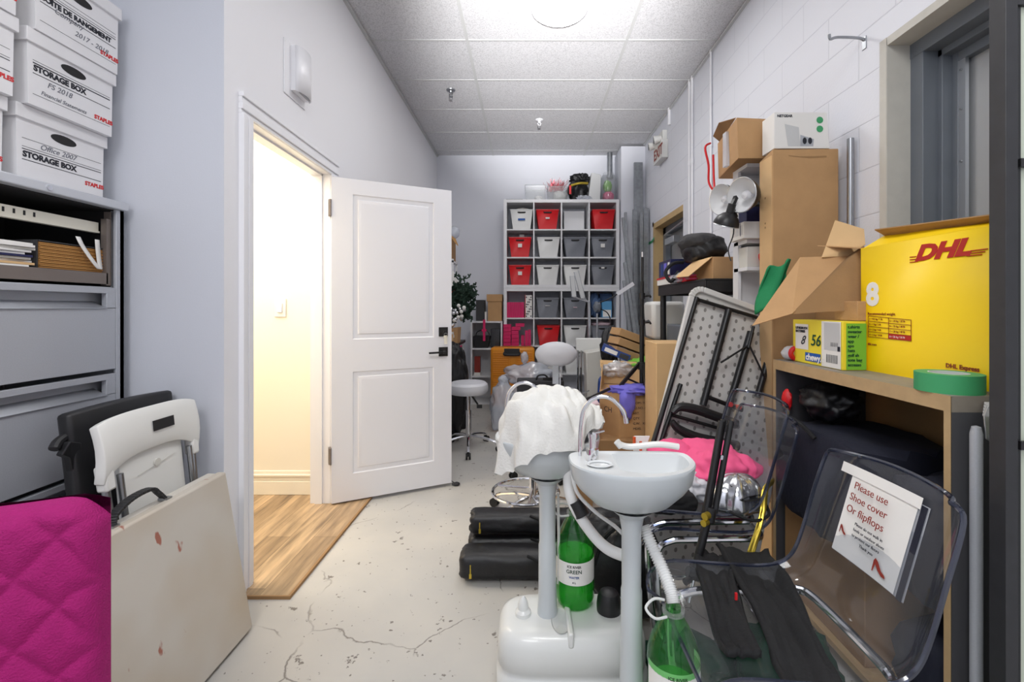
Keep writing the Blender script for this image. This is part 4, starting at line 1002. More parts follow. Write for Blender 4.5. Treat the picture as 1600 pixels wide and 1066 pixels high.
# open carton on top of unit with red string
t = T('open_carton', 'brown cardboard box with a red string handle perched above the clamp lamps', 'cardboard box', (1.24,2.41,1.962))
c = [(1.04,2.29),(1.20,2.29),(1.43,2.40),(1.24,2.62)]
b = B().hexa([(1.047,2.26,1.962),(1.262,2.26,1.962),(1.262,2.62,1.962),(1.100,2.62,1.962),(1.040,2.26,2.165),(1.262,2.26,2.155),(1.262,2.62,2.165),(1.095,2.62,2.165)])
t.part('carton', b, 'card', w=True, bev=.002)
t.part('flap', B().poly([(1.04,2.27,2.167),(1.10,2.60,2.167),(1.06,2.60,2.20),(1.03,2.45,2.215)], .003), 'card_dark', w=True)
t.part('tape', B().box((1.0475,2.40,1.97),(1.066,2.44,2.15)), 'plastic_bag', w=True)
t.part('string', B().tube(smooth([(1.045,2.60,2.16),(1.00,2.56,2.12),(1.015,2.55,2.02),(1.02,2.56,1.93),(1.035,2.54,1.88),(1.055,2.57,1.90),(1.065,2.60,1.97),(1.07,2.62,2.10)],5), .006, n=8), 'red', w=True, label='red cord loop')
# clamp lamps
def clamp_lamp(pos, d, r, label, inner=True):
    t = T('clamp_lamp', label, 'clamp lamp', tuple(pos), 0, 'clamp lamps hung beside the shelf unit')
    q = Vector(d).to_track_quat('Z','Y').to_matrix().to_4x4(); M_ = q
    prof = [(r,0),(r*.97,-r*.25),(r*.80,-r*.62),(r*.5,-r*.9),(r*.3,-r*1.0)]
    t.part('reflector', B().lathe(prof, M=M_), 'black_metal')
    t.part('inner_reflector', B().lathe([(a*.97,b_+.001) for a,b_ in prof]+[(.001,-r*.98)], M=M_), 'lamp_inner', label='white inside of the reflector')
    t.part('rim', B().tube([M_ @ Vector((r*math.cos(i*PI/16), r*math.sin(i*PI/16),0)) for i in range(32)], .0022, n=6, closed=True), 'alu')
    t.part('bulb', B().lathe([(.001,-r*.2),(r*.2,-r*.25),(r*.28,-r*.45),(r*.2,-r*.7),(r*.12,-r*.9)], M=M_, n=16), 'white_vinyl')
    t.part('socket', B().cyl(M_ @ Vector((0,0,-r)), M_ @ Vector((0,0,-r*1.7)), r*.3), 'black_plastic')
    e = M_ @ Vector((0,0,-r*1.5))
    t.part('clamp', B().bar(e, e+Vector((.03,.02,.05)), .016, .02).bar(e, e+Vector((.03,.02,-.05)), .016, .014), 'black_plastic')
    return t
clamp_lamp(W(1158,305,2.18), (-.93,-.42,-.08), .083, 'clamp lamp with a white bowl facing the room, right of the pair')
clamp_lamp(W(1126,312,2.34), (-.93,-.36,-.12), .078, 'clamp lamp with a white bowl, left of the pair and half behind the other')
clamp_lamp(W(1134,352,2.25), (-.15,.35,-.9), .062, 'black clamp lamp turned away so only its dark shell shows, hanging below the pair')
single('electric_cable', B().tube(smooth([W(1145,335,2.27),W(1146,365,2.27),W(1138,390,2.30),W(1142,408,2.29)],5), .003, n=6), 'black_plastic', 'thin black cord hanging below the clamp lamps', 'cord')

# shipping boxes on the bookcase
t = T('dhl_box', 'big yellow shipping carton printed DHL with its brown flaps open, on the bookcase', 'cardboard box', (1.32,1.36,1.0))
A = W(1347,566,1.62); Bq = W(1562,601,1.168); A.z = 1.0+.001; Bq.z = 1.001
A = Vector((1.192,1.62,1.001)); Bq = Vector((1.212,1.14,1.001))
Hl, Hr = 1.431, 1.434
lx = 1.46
b = B()
V = [A, Bq, Vector((lx,1.14,1.001)), Vector((lx,1.62,1.001)), Vector((1.190,1.62,Hl)), Vector((1.212,1.14,Hr)), Vector((lx,1.14,Hr)), Vector((lx,1.62,Hl))]
b._add(V, [(0,1,5,4),(1,2,6,5),(2,3,7,6),(3,0,4,7),(0,3,2,1)])
t.part('carton', b, 'dhl_yellow', w=True, sol=.005)
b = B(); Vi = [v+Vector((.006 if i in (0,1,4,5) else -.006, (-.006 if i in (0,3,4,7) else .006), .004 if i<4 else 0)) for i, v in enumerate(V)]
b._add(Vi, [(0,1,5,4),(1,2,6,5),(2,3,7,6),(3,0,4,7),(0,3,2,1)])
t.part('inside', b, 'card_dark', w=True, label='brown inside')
# flaps
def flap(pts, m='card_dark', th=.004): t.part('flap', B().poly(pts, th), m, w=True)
flap([Vector((1.19,1.625,Hl)), Vector((lx,1.625,Hl)), Vector((1.40,1.80,Hl+.02)), Vector((1.16,1.82,Hl+.035))], 'card')
flap([Vector((1.215,1.145,Hr)), Vector((1.192,1.615,Hl)), Vector((1.275,1.60,Hl+.055)), Vector((1.29,1.16,Hr+.025))], 'dhl_yellow')
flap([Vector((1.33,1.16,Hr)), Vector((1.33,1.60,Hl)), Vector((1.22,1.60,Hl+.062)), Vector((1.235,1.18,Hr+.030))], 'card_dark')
rt = (Bq-A).normalized(); up = Vector((0,0,1)); nr = rt.cross(up)
def D(px, py):     # point on the front face in direction (px,py)
    X = (px-CX)/FP; Y = (A.x - A.y*(Bq.x-A.x)/(Bq.y-A.y))/(X-(Bq.x-A.x)/(Bq.y-A.y))
    return W(px, py, Y)+nr*.0032
# DHL logo, leaning letters and speed lines
t.text('lettering', 'DHL', .062, D(1431,407), rt, up-rt*.0, 'dhl_red', bold=.0035, shear=.35, wide=1.35)
for k in range(3):
    z = D(1423,402+k*4)
    t.part('logo_line', B().bar(z, z+rt*(.022+.003*k), .0015, .0022), 'dhl_red', w=True)
    z = D(1518-k*3,392+k*4); t.part('logo_line', B().bar(z, z+rt*(.045-.002*k), .0015, .0022), 'dhl_red', w=True)
t.text('lettering', '8', .105, D(1355,476), rt, up, 'paper', bold=.005, label='big white 8')
t.text('lettering', 'Recommended weight', .0125, D(1357,492), rt, up, 'dark_red_ink')
P = [D(1358,493.5), D(1425,500), D(1425,533), D(1358,526)]
gb = B()
for i in range(5):
    k = i/4; gb.bar(P[0].lerp(P[3],k), P[1].lerp(P[2],k), .0012, .0012)
for k in (0,.5,1): gb.bar(P[0].lerp(P[1],k), P[3].lerp(P[2],k), .0012, .0012)
t.part('printed_table', gb, 'dark_red_ink', w=True)
t.part('red_cell', B().poly([P[0].lerp(P[1],.5).lerp(P[3].lerp(P[2],.5),.75), P[1].lerp(P[2],.75), P[2], P[3].lerp(P[2],.5)]), 'dhl_red', w=True)
rows = [('1 = 0.5 kg / 1 lb','5 = 10 kg / 20 lb'),('2 = 1 kg / 2 lb','6 = 15 kg / 30 lb'),('3 = 2 kg / 4 lb','7 = 20 kg / 40 lb'),('4 = 5 kg / 10 lb','8 = 25 kg / 50 lb')]
for i, (a_, c_) in enumerate(rows):
    L0 = P[0].lerp(P[3],(i+.75)/4); R0 = P[0].lerp(P[1],.5).lerp(P[3].lerp(P[2],.5),(i+.75)/4)
    t.text('lettering', a_, .0088, L0+rt*.004, rt, up, 'dark_red_ink'); t.text('lettering', c_, .0088, R0+rt*.004, rt, up, 'paper' if i == 3 else 'dark_red_ink')
t.text('lettering', 'dhl.com', .012, D(1357,539), rt, up, 'dark_red_ink')
t.text('lettering', 'DHL Express', .0175, D(1479,574), rt, up, 'dark_red_ink', bold=.0004)
# open brown carton lid leaning left of the yellow box
t = T('open_brown_carton', 'brown cardboard box lying open with a wide flap spread over the green cloth', 'cardboard box', (1.28,1.78,1.0))
a0, a1, a2, a3 = W(1175,509,1.74), W(1250,402,1.80), W(1326,400,1.74), W(1238,490,1.68)
t.part('flap', B().poly([a0,a1,a2,a3], .004), 'card', w=True)
b1, b2_, b3 = W(1330,366,1.70), W(1350,372,1.66), W(1349,470,1.66)
t.part('flap', B().poly([a3+Vector((0,.006,0)),a2+Vector((0,.006,0)),W(1349,384,1.66),W(1349,484,1.66),W(1290,486,1.67)], .004), 'card_dark', w=True)  # darker card puts the shade on this inner flap into its colour
t.part('flap', B().poly([W(1284,402,1.76),W(1305,344,1.82),W(1350,358,1.78),W(1352,382,1.70),W(1326,400,1.745)], .004), 'card_light', w=True)
t.part('carton', B().hexa([(1.235,1.70,1.001),(1.43,1.70,1.001),(1.43,1.935,1.001),(1.235,1.935,1.001),(1.215,1.70,1.34),(1.43,1.70,1.38),(1.43,1.935,1.36),(1.215,1.935,1.34)]), 'card', w=True)
# pet-food shipping box
t = T('shipping_box', 'yellow and white shipping box with an address label, on the bookcase beside the yellow carton', 'box', (1.15,1.75,1.0))
sx0, sx1, sy0, sy1, sz1 = 1.10, 1.182, 1.588, 1.885, 1.172
t.part('carton', B().box((sx0,sy0,1.001),(sx1,sy1,sz1)), 'yellow', w=True, bev=.002)
g = sx0-.0012
def pf(y0,y1,z0,z1,m,nm='printed_area'): t.part(nm, B().poly([(g,y1,z0),(g,y0,z0),(g,y0,z1),(g,y1,z1)]), m, w=True)
pf(1.70,1.595,1.003,1.17,'paper'); pf(1.78,1.865,1.055,1.155,'paper','address_label'); g = sx0-.0016
pf(1.60,1.685,1.065,1.165,'dim_white','address_label'); pf(1.705,1.80,1.012,1.045,'blue_ink')
g = sx0-.002
for k in range(12): 
    pass
bc = B()
for k in range(14): bc.poly([(g,1.672-.0045*k,1.02),(g,1.6705-.0045*k-.001*(k%3==0),1.02),(g,1.6705-.0045*k-.001*(k%3==0),1.05),(g,1.672-.0045*k,1.05)])
for k in range(9): bc.poly([(g,1.648-.0045*k,1.08),(g,1.6465-.0045*k,1.08),(g,1.6465-.0045*k,1.095),(g,1.648-.0045*k,1.095)])
bc.poly([(g,1.612,1.065),(g,1.598,1.065),(g,1.598,1.082),(g,1.612,1.082)])
t.part('barcode', bc, 'ink', w=True)
R_, U_ = (0,-1,0), (0,0,1)
t.text('lettering', 'chewy.c', .034, (g,1.795,1.017), R_, U_, 'paper', bold=.001)
t.text('handwriting', '56', .060, (g,1.765,1.075), R_, U_, 'dark_green', bold=.0005, shear=.2)
t.text('lettering', 'LITHIUM ION', .013, (g,1.862,1.135), R_, U_, 'ink', bold=.0006)
t.text('lettering', 'BATTERIES', .013, (g,1.862,1.122), R_, U_, 'ink', bold=.0006)
t.text('handwriting', '8', .05, (g,1.83,1.075), R_, U_, 'ink', bold=.0005, shear=.5)
f_ = sy0-.0012
t.part('printed_side', B().poly([(sx0+.012,f_,1.003),(sx1,f_,1.003),(sx1,f_,1.165),(sx0+.012,f_,1.165)]), 'lime', w=True)
for i, tx in enumerate(('t.shirts','sweater','wear /','app','spo','hats','golf sh','tote bag','accesso')):
    t.text('lettering', tx, .015, (sx0+.017,f_-.001,1.148-.0165*i), (1,0,0), (0,0,1), 'dark_green', bold=.0003)
single('small_carton', B().box((1.16,1.60,1.1735),(1.235,1.72,1.243)), 'card', 'small taped brown carton lying on the yellow and white shipping box', 'cardboard box', bev=.002)
t = T('knitted_slipper', 'small white and red slipper on the far end of the bookcase', 'slipper', (1.09,1.90,1.0))
t.part('body', B().lump((1.115,1.905,1.03), (.05,.03,.032), .1, 2, 3, 3, flat=1.001), 'white_vinyl', w=True)
t.part('cuff', B().tube([Vector((1.115+.028*math.cos(i*PI/8),1.878,1.032+.024*math.sin(i*PI/8))) for i in range(16)], .010, n=8, closed=True), 'red', w=True, label='red cuff')
t = T('tape_roll', 'wide roll of green masking tape on the near corner of the bookcase', 'tape', (1.115,1.205,1.0))
t.part('roll', B().lathe([(.042,0),(.071,0),(.071,.048),(.042,.048),(.042,0)], n=40), 'green_tape')
t.part('core', B().lathe([(.040,.0),(.0425,.0),(.0425,.0485),(.040,.0485),(.040,0)], n=40), 'tape_core')
single('green_cloth', B().grid(lambda u,v: Vector((1.005+.155*u+.05*(1-v)*(1-u)-.02*u*v, 2.0+.035*math.sin(7*u+3*v)*(.3+v), 1.43-.04*(1-u)-.20*v*(1-.35*u)+.01*math.sin(9*u))), 24, 18), 'green_cloth', 'bright green cloth draped beside the tall carton', 'cloth', sol=.008)
# plaid cloth, papers, bracket, rail
single('plaid_cloth', B().lump((1.25,1.16,1.03), (.06,.03,.032), .25, 3, 5, 3, flat=1.001), 'offwhite', 'checked cloth scrap beside the green tape roll', 'cloth')
for k in range(5):
    o = single('paper_pad', B().box((0,0,0),(.17,.06,.006)), 'paper', 'white pads of paper at the near end of the bookcase, under the checked cloth', 'papers', 'paper pads at the bookcase end'); o.location = (1.20+.004*k,1.085+.003*k,.955+.0065*k)
t = T('metal_rail', 'light grey rounded metal rail standing against the end of the bookcase', 'rail', (1.085,1.11,0))
t.part('rail', B().lathe([(.001,.935),(.009,.932),(.0125,.915),(.0125,0)], (1.085,1.10,0), n=20), 'silver_paint', w=True)
t.part('bracket', B().poly([(1.105,1.095,.985),(1.125,1.095,.965),(1.135,1.095,.925),(1.118,1.095,.895),(1.100,1.095,.905),(1.096,1.095,.96)], .004, (0,-1,0)), 'alu', w=True, bev=.001, label='bright folded bracket')
for x, z in ((1.112,.910),(1.123,.925)): t.part('screw', B().cyl((x,1.091,z),(x,1.088,z),.005), 'steel', w=True)
# bags and boxes inside the bookcase
single('floor_carton', B().box((1.075,1.45,.0715),(1.41,1.90,.40)), 'card_dark', 'brown carton in the bottom of the bookcase', 'cardboard box', bev=.003)
t = T('cube_bag', 'large black fabric carry bag with a zipped top inside the bookcase', 'bag', (1.2,1.65,.4015))
t.part('body', B().lump((1.19,1.62,.60), (.20,.26,.20), .06, 2, 2, 4, flat=.402, box=.9), 'navy_fabric', w=True)
t.part('handle', B().tube(smooth([(1.0,1.80,.74),(.985,1.76,.80),(.99,1.66,.80),(1.01,1.60,.76)],5), .008, n=8), 'black_fabric', w=True)
single('black_backpack', B().lump((1.15,1.74,.862), (.09,.12,.068), .25, 2.3, 6, 4, fold=.3), 'black_nylon', 'black backpack squeezed under the bookcase top above the carry bag', 'backpack')
single('red_pouch', B().lump((1.075,1.885,.84), (.018,.025,.045), .2, 3, 6, 3), 'red', 'red pouch peeking out at the far end under the bookcase top', 'pouch')
single('navy_bag', B().lump((1.22,1.27,.56), (.16,.11,.20), .08, 2, 12, 4, box=.7).lump((1.22,1.27,.20), (.16,.11,.13), .08, 2, 12, 3, flat=.0715, box=.7), 'navy_fabric', 'dark navy bag in the near end of the bookcase', 'bag')

# framed glass partition at the right edge of the photo
t = T('glass_partition', 'black framed frosted glass screen at the right edge of the photo', 'screen', (1.24,.97,0))
t.part('post', B().box((1.004,.955,0),(1.030,.99,1.905)), 'dark_frame', w=True, bev=.001)
t.part('post', B().box((1.031,.962,0),(1.043,.985,1.905)), 'black_metal', w=True)
t.part('post', B().box((1.435,.955,0),(1.462,.99,1.905)), 'dark_frame', w=True, bev=.001)
t.part('top_rail', B().box((1.030,.957,1.858),(1.435,.988,1.905)), 'dark_frame', w=True)
t.part('bottom_rail', B().box((1.030,.957,0),(1.435,.988,.05)), 'dark_frame', w=True)
for z in (1.525,.93): t.part('crossbar', B().box((1.036,.955,z-.009),(1.435,.962,z+.009)), 'black_metal', w=True)
t.part('glass', B().box((1.043,.966,.05),(1.435,.974,1.858)), 'frost', w=True, label='pale frosted glass')

# ---------------------------------------------------------------- black plastic rack
t = T('plastic_rack', 'black plastic storage rack below the far doorway', 'rack', (1.22,3.0,0))
rx0, rx1, ry0, ry1 = 1.0, 1.45, 2.56, 3.48
for z in (.40,.93,1.385):
    d = B().box((rx0,ry0,z-.012),(rx1,ry1,z)).box((rx0,ry0,z-.075),(rx0+.012,ry1,z-.012)).box((rx1-.012,ry0,z-.075),(rx1,ry1,z-.012)).box((rx0+.012,ry0,z-.075),(rx1-.012,ry0+.012,z-.012)).box((rx0+.012,ry1-.012,z-.075),(rx1-.012,ry1,z-.012))
    t.part('deck', d, 'black_plastic', w=True, bev=.003)
for x in (rx0+.03,rx1-.03):
    for y in (ry0+.03,ry1-.03): t.part('post', B().cyl((x,y,0),(x,y,1.375),.022), 'black_plastic', w=True)
Z = 1.3865
t = T('game_box', 'dark blue glossy retail box at the far end of the black rack', 'box', (1.14,3.36,Z+.055))
t.part('carton', B().box((1.00,3.18,Z+.055),(1.20,3.46,Z+.175)), 'dark_blue_box', w=True, bev=.002)
for y0, y1, m_ in ((3.20,3.24,'paper'),(3.27,3.33,'violet_cloth'),(3.36,3.40,'blue_box')): t.part('printed_area', B().box((.9985,y0,Z+.07),(.9999,y1,Z+.155)), m_, w=True)
t = T('flat_white_box', 'white box with a red lid edge under the dark blue retail box', 'box', (1.14,3.30,Z))
t.part('carton', B().box((.99,3.14,Z),(1.24,3.47,Z+.042)), 'paper', w=True)
t.part('lid_edge', B().box((.987,3.137,Z+.042),(1.243,3.473,Z+.054)), 'red', w=True)
t = T('flap_carton', 'brown cardboard box with one flap hanging open on the black rack', 'cardboard box', (1.16,2.75,Z))
t.part('carton', B().box((1.06,2.60,Z),(1.30,2.90,Z+.125)), 'card', w=True, bev=.002)
t.part('flap', B().poly([(1.058,2.60,Z+.124),(1.058,2.90,Z+.124),(.965,2.98,Z+.03),(.965,2.72,Z+.02)], .003), 'card_light', w=True)
single('cling_film_pack', B().lump((1.03,3.02,Z+.03), (.07,.13,.035), .35, 3, 8, 4, flat=Z, fold=.4), 'plastic_bag', 'crinkled clear plastic packets on the black rack', 'packets')
for k in range(4):
    o = single('pink_packet', B().box((-.05,-.09,0),(.05,.09,.010)), 'hot_pink' if k % 2 else 'red', 'thin red and pink packets lying on the front edge of the black rack', 'packet', 'packets on the black rack'); o.location = (1.05+.01*k, 2.95-.06*k*.3, Z+.001+.0105*k); o.rotation_euler = (0,0,.4*k)
t = T('camera_bag', 'black camera shoulder bag on the black plastic rack', 'bag', (1.12,3.0,Z+.125))
t.part('body', B().lump((1.13,2.93,Z+.205), (.12,.17,.09), .12, 2, 9, 4, flat=Z+.126, box=.4), 'black_nylon', w=True, sharp=0)
t.part('top_flap', B().lump((1.09,2.93,Z+.255), (.10,.165,.055), .08, 2, 3, 4, box=.3), 'charcoal', w=True, sharp=0)
t.part('strap', B().tube(smooth([W(1060,425,3.0),W(1048,440,2.98),W(1040,425,3.05),W(1052,412,3.1),W(1068,410,3.1)],6), .012, n=8), 'black_fabric', w=True)
t = T('white_bin', 'rounded white plastic bin behind the leg of the black rack', 'bin', (1.20,3.75,.9605))
t.part('body', B().hexa([(1.0,3.62,.9605),(1.27,3.62,.9605),(1.27,3.86,.9605),(1.0,3.86,.9605),(.985,3.60,1.27),(1.25,3.60,1.27),(1.25,3.88,1.27),(.985,3.88,1.27)]), 'white_plastic', w=True, bev=.03)
single('storage_tub', B().box((.96,3.58,0),(1.35,3.93,.96)), 'black_plastic', 'tall black tub carrying the rounded white bin beyond the rack', 'tub', bev=.01)
single('blue_lid_box', B().box((1.04,3.0,.9315),(1.35,3.40,1.10)), 'steel_blue', 'grey blue box on the middle deck of the black rack', 'box', bev=.01)
single('brown_box', B().box((1.02,2.62,.9315),(1.36,2.95,1.18)), 'card_dark', 'brown box on the middle deck of the black rack', 'cardboard box', bev=.003)
t = T('red_wallet', 'dark red leather case lying above the folded table', 'case', (1.10,2.29,1.15))
t.part('body', B().box((1.03,2.34,1.101),(1.118,2.44,1.135)).box((1.03,2.33,1.135),(1.118,2.44,1.150)), 'dark_red_ink', w=True, bev=.004)

# ---------------------------------------------------------------- big folding table seen from below
BL, TL, BR = Vector((.425,1.96,.145)), Vector((.800,2.20,1.32)), Vector((.985,2.035,.012))
v_ = (TL-BL); TLn = v_.length; v_.normalize(); u_ = (BR-BL); u_ = (u_-v_*u_.dot(v_)); u_.normalize(); w_ = u_.cross(v_)  # towards the camera
if w_.y > 0: w_ = -w_
TW = .585
def Q(u, v, w=0): return BL+u_*u+v_*v+w_*w
def UV(px, py):
    d = W(px,py,1)-Vector((0,0,CH)); n = w_; k = (BL-Vector((0,0,CH))).dot(n)/d.dot(n); p = Vector((0,0,CH))+d*k-BL
    return p.dot(u_), p.dot(v_)
t = T('folded_banquet_table', 'large pale folding table leaning with its dimpled underside and black legs showing', 'folding table', (.7,2.05,0))
b = B(); rc = .05
pts = []
for cxx, cyy, a0 in ((TW-rc,rc,-90),(TW-rc,TLn-rc,0),(rc,TLn-rc,90),(rc,rc,180)):
    for k in range(6): a_ = ang(a0+18*k); pts.append((cxx+rc*math.cos(a_), cyy+rc*math.sin(a_)))
b.poly([Q(x,y,-.022) for x,y in pts], .024, w_)
bt = b
b = B(); ring = [Q(x,y,.010) for x,y in pts]
for i in range(len(ring)): b.bar(ring[i], ring[(i+1)%len(ring)], .028, .02, w_)
t.part('rim', b, 'table_grey', w=True, bev=.004)
b = bt; b.bm.faces.ensure_lookup_table(); nf0 = len(b.bm.faces)
for i in range(13):
    for j in range(27):
        x = .045+i*.042; y = .04+j*.046+(.023 if i%2 else 0)
        if x < TW-.04 and y < TLn-.04:
            c_ = [Q(x+.0075*math.cos(k*PI/4), y+.0105*math.sin(k*PI/4), .0026) for k in range(8)]
            b.poly(c_)
b.bm.faces.ensure_lookup_table()
for f_ in b.bm.faces[nf0:]: f_.material_index = 1
o = t.part('top', b, 'table_grey', w=True, label='dimpled grey underside'); o.data.materials.append(MATS['dimple'])
for p_ in o.data.polygons:
    if p_.index >= nf0: p_.material_index = 1
def S_(name, a, c, r, m='black_metal', off=.03, par=None):
    ua, ub = UV(*a), UV(*c); return t.part(name, B().cyl(Q(ua[0],ua[1],off), Q(ub[0],ub[1],off), r), m, par, w=True)
S_('side_rail', (1085,466), (1016,695), .011, off=.022)
S_('side_rail', (1012,740), (1060,600), .010, off=.022)
S_('cross_rail', (1088,470), (1178,497), .009, off=.022)
l1 = S_('leg', (1132,486), (1092,633), .016, off=.034)
l2 = S_('leg', (1166,520), (1122,668), .016, off=.034)
S_('leg_brace', (1117,567), (1160,540), .0045, off=.05, par=l1)
S_('leg_brace', (1160,540), (1185,592), .0045, off=.05, par=l2)
S_('hinge_bar', (1166,512), (1158,545), .007, off=.055)
S_('leg', (1192,565), (1176,620), .015, off=.034)
S_('locking_bar', (1098,620), (1150,640), .010, off=.045)
for p in ((1129,631),(1142,635)):
    uv = UV(*p); t.part('red_clip', B().cyl(Q(uv[0],uv[1],.03), Q(uv[0],uv[1],.066), .011), 'red', w=True, label='red plastic clip')
def foot(pix):
    P = smooth([Q(*UV(*p), .06) for p in pix], 5); bb = B(); n = len(P)
    rs = [.010+.012*math.sin(min(1,(i/(n-1))*1.6+.12)*PI*.5) for i in range(n)]
    return t.part('leg_foot', bb.tube(P, .02, n=10, rs=rs), 'black_plastic', w=True)
foot([(1041,644),(1052,635),(1075,638),(1110,650),(1138,661)]); foot([(1040,656),(1050,668),(1075,680),(1110,688),(1140,694)])
S_('leg', (1045,648), (1130,672), .008, off=.04); S_('leg', (1073,690), (1060,725), .014, off=.034); S_('leg', (1115,690), (1100,735), .014, off=.034)
# white plastic piece with orange clips
t = T('white_hinge_piece', 'white plastic panel with two orange clips beside the folded table', 'panel', (.52,1.86,.66))
t.part('panel', B().poly([W(991,681,1.9),W(1016,681,1.9),W(1008,705,1.88),W(994,705,1.88)], .02), 'white_plastic', w=True, bev=.003)
t.part('panel', B().poly([W(991,700,1.88),W(1010,700,1.88),W(1006,820,1.84),W(994,820,1.84)], .02), 'white_plastic', w=True)
for p in ((991,690),(1001,697)): t.part('orange_clip', B().cyl(W(p[0],p[1]-7,1.865),W(p[0],p[1]+7,1.865),.006), 'orange_clip', w=True, label='orange clip')
# ---------------------------------------------------------------- white cube shelving on the back wall
KF, KB, KX, KW = 5.735, 6.12, -.298, 1.458
def cube_unit(z0, rows, label):
    h = rows*.335+(rows-1)*.0167+.078
    t = T('cube_shelf', label, 'shelf unit', (KX+KW/2, (KF+KB)/2, z0))
    for x in (KX, KX+KW-.039): t.part('side_panel', B().box((x,KF,z0+.039),(x+.039,KB,z0+h-.039)), 'white_lam', w=True)
    for z in (z0, z0+h-.039): t.part('outer_board', B().box((KX,KF,z),(KX+KW,KB,z+.039)), 'white_lam', w=True)
    for k in range(1,4):
        x = KX+.039+k*.3450-.0167*.5+ (k-1)*.0; x = KX+.039+k*(.3325)+(k-1)*.0167
        t.part('divider', B().box((x,KF+.002,z0+.039),(x+.0167,KB,z0+h-.039)), 'white_lam', w=True)
    for r in range(1,rows):
        z = z0+.039+r*.335+(r-1)*.0167
        t.part('shelf', B().box((KX+.039,KF+.003,z),(KX+KW-.039,KB-.001,z+.0167)), 'white_lam', w=True)
    return t
cube_unit(0, 4, 'lower white cube shelf unit standing on the floor against the back wall')
cube_unit(1.470, 3, 'upper white cube shelf unit stacked on the lower one')
def cell(c, r):   # r counted from the top row of the upper unit; returns centre x and shelf z
    x = KX+.039+c*.3492+.166
    if r < 3: z = 1.470+.039+(2-r)*.3517
    else: z = .039+(6-r)*.3517
    return x, z
PEND = []
def bin_(m, nm):
    t = T('storage_bin', nm, 'storage bin', (0,0,-5), 0, 'plastic storage bins in the cube shelves')
    w0, w1, h, d0 = .108, .140, .245, .15
    b = B()
    for wd, z, dd in ((0,0,0),):
        V = [(-w0,-d0,0),(w0,-d0,0),(w0,d0,0),(-w0,d0,0),(-w1,-d0-.012,h),(w1,-d0-.012,h),(w1,d0+.012,h),(-w1,d0+.012,h)]
        b._add(V, [(0,3,2,1),(0,1,5,4),(1,2,6,5),(2,3,7,6),(3,0,4,7)])
    t.part('body', b, m, sol=.004)
    rim = B()
    R0 = [(-w1,-d0-.012,h),(w1,-d0-.012,h),(w1,d0+.012,h),(-w1,d0+.012,h)]
    for i in range(4): rim.bar(R0[i], R0[(i+1)%4], .010, .012)
    t.part('rim', rim, m)
    t.part('handle_slot', B().tube(smooth([(-.045,-d0-.0135,h-.024),(-.040,-d0-.013,h-.036),(.040,-d0-.013,h-.036),(.045,-d0-.0135,h-.024)],3), .006, n=6).cbox((0,-d0-.0125,h-.030),(.084,.008,.013)), 'dark_inside')
    return t
protos = {'r': bin_('red','x'), 'w': bin_('white_bin','x'), 'g': bin_('grey_bin','x')}
CN = {'r':'red','w':'white','g':'grey'}
ORD = ['first','second','third','fourth']; ROWN = ['top row','second row','third row','fourth row','fifth row','sixth row','bottom row']
lay = {(0,0):'w',(1,0):'r',(3,0):'r',(0,1):'r',(1,1):'w',(2,1):'g',(3,1):'g',(0,2):'r',(1,2):'w',(2,2):'w',(3,2):'g',(1,3):'g',(2,3):'g',(1,4):'r',(2,4):'w',(3,4):'g',(1,5):'w',(2,5):'w'}
extra = {(0,0):'with a blue printed sticker and cloth heaped in it',(1,0):'with an orange mark on its front',(0,1):'with a white label and papers sticking out',(3,1):'with a square white label',(0,2):'with a square white label',(3,2):'with white contents showing in its handle',(1,3):'with white scribble on its front',(2,3):'with a small pink mark'}
used = set()
for (c, r), k in lay.items():
    x, z = cell(c, r); dx = {(0,0):.02,(1,0):-.0,(3,0):.012,(1,1):.012,(0,1):-.0,(1,4):.01}.get((c,r),0)
    lab = '%s plastic bin in the %s, %s column of the cube shelves' % (CN[k], ROWN[r], ORD[c])
    if (c,r) in extra: lab = '%s bin %s, %s, %s column' % (CN[k], extra[(c,r)], ROWN[r], ORD[c])
    o = protos[k].o
    if k in used: o = dup(o)
    used.add(k); o.location = (x+dx, KF+.185, z+.0015); o['label'] = lab
    def lbl(w_, h_, dz, m, nm='paper_label', dxx=0, o=o):
        PEND.append((w_, h_, dz, m, nm, dxx, o))
    if (c,r) in ((0,1),(0,2),(3,1)): lbl(.05,.045,.145,'paper')
    if (c,r) == (0,0): lbl(.09,.022,.125,'blue_ink','printed_sticker')
    if (c,r) == (1,0): lbl(.05,.020,.14,'paper')
    if (c,r) == (1,3): lbl(.06,.006,.15,'paper','scribble'); 
    if (c,r) == (2,3): lbl(.05,.012,.13,'light_pink','scribble')
    if (c,r) == (3,2): lbl(.04,.02,.215,'paper')
for w_, h_, dz, m, nm, dxx, o in PEND: link(nm, B().cbox((dxx,-.1625,dz),(w_,.012,h_)), m, o)
x, z = cell(0,0); single('folded_cloth', B().lump((x+.03,KF+.19,z+.262), (.10,.10,.04), .25, 3, 4, 3), 'cloth_white', 'cream cloth heaped in the white bin of the top left cube', 'cloth')
x, z = cell(0,1); single('paper_roll', B().cbox((x-.01,KF+.17,z+.25),(.20,.16,.03)).cbox((x+.02,KF+.2,z+.285),(.06,.06,.05)), 'paper', 'white papers sticking out of the red bin in the second row', 'papers')
# empty cube with a white liner
x, z = cell(2,0); single('white_liner_box', B().box((x-.13,KF+.16,z+.0015),(x+.13,KF+.34,z+.26)), 'white_lam', 'white box standing at the back of the empty cube in the top row', 'box')
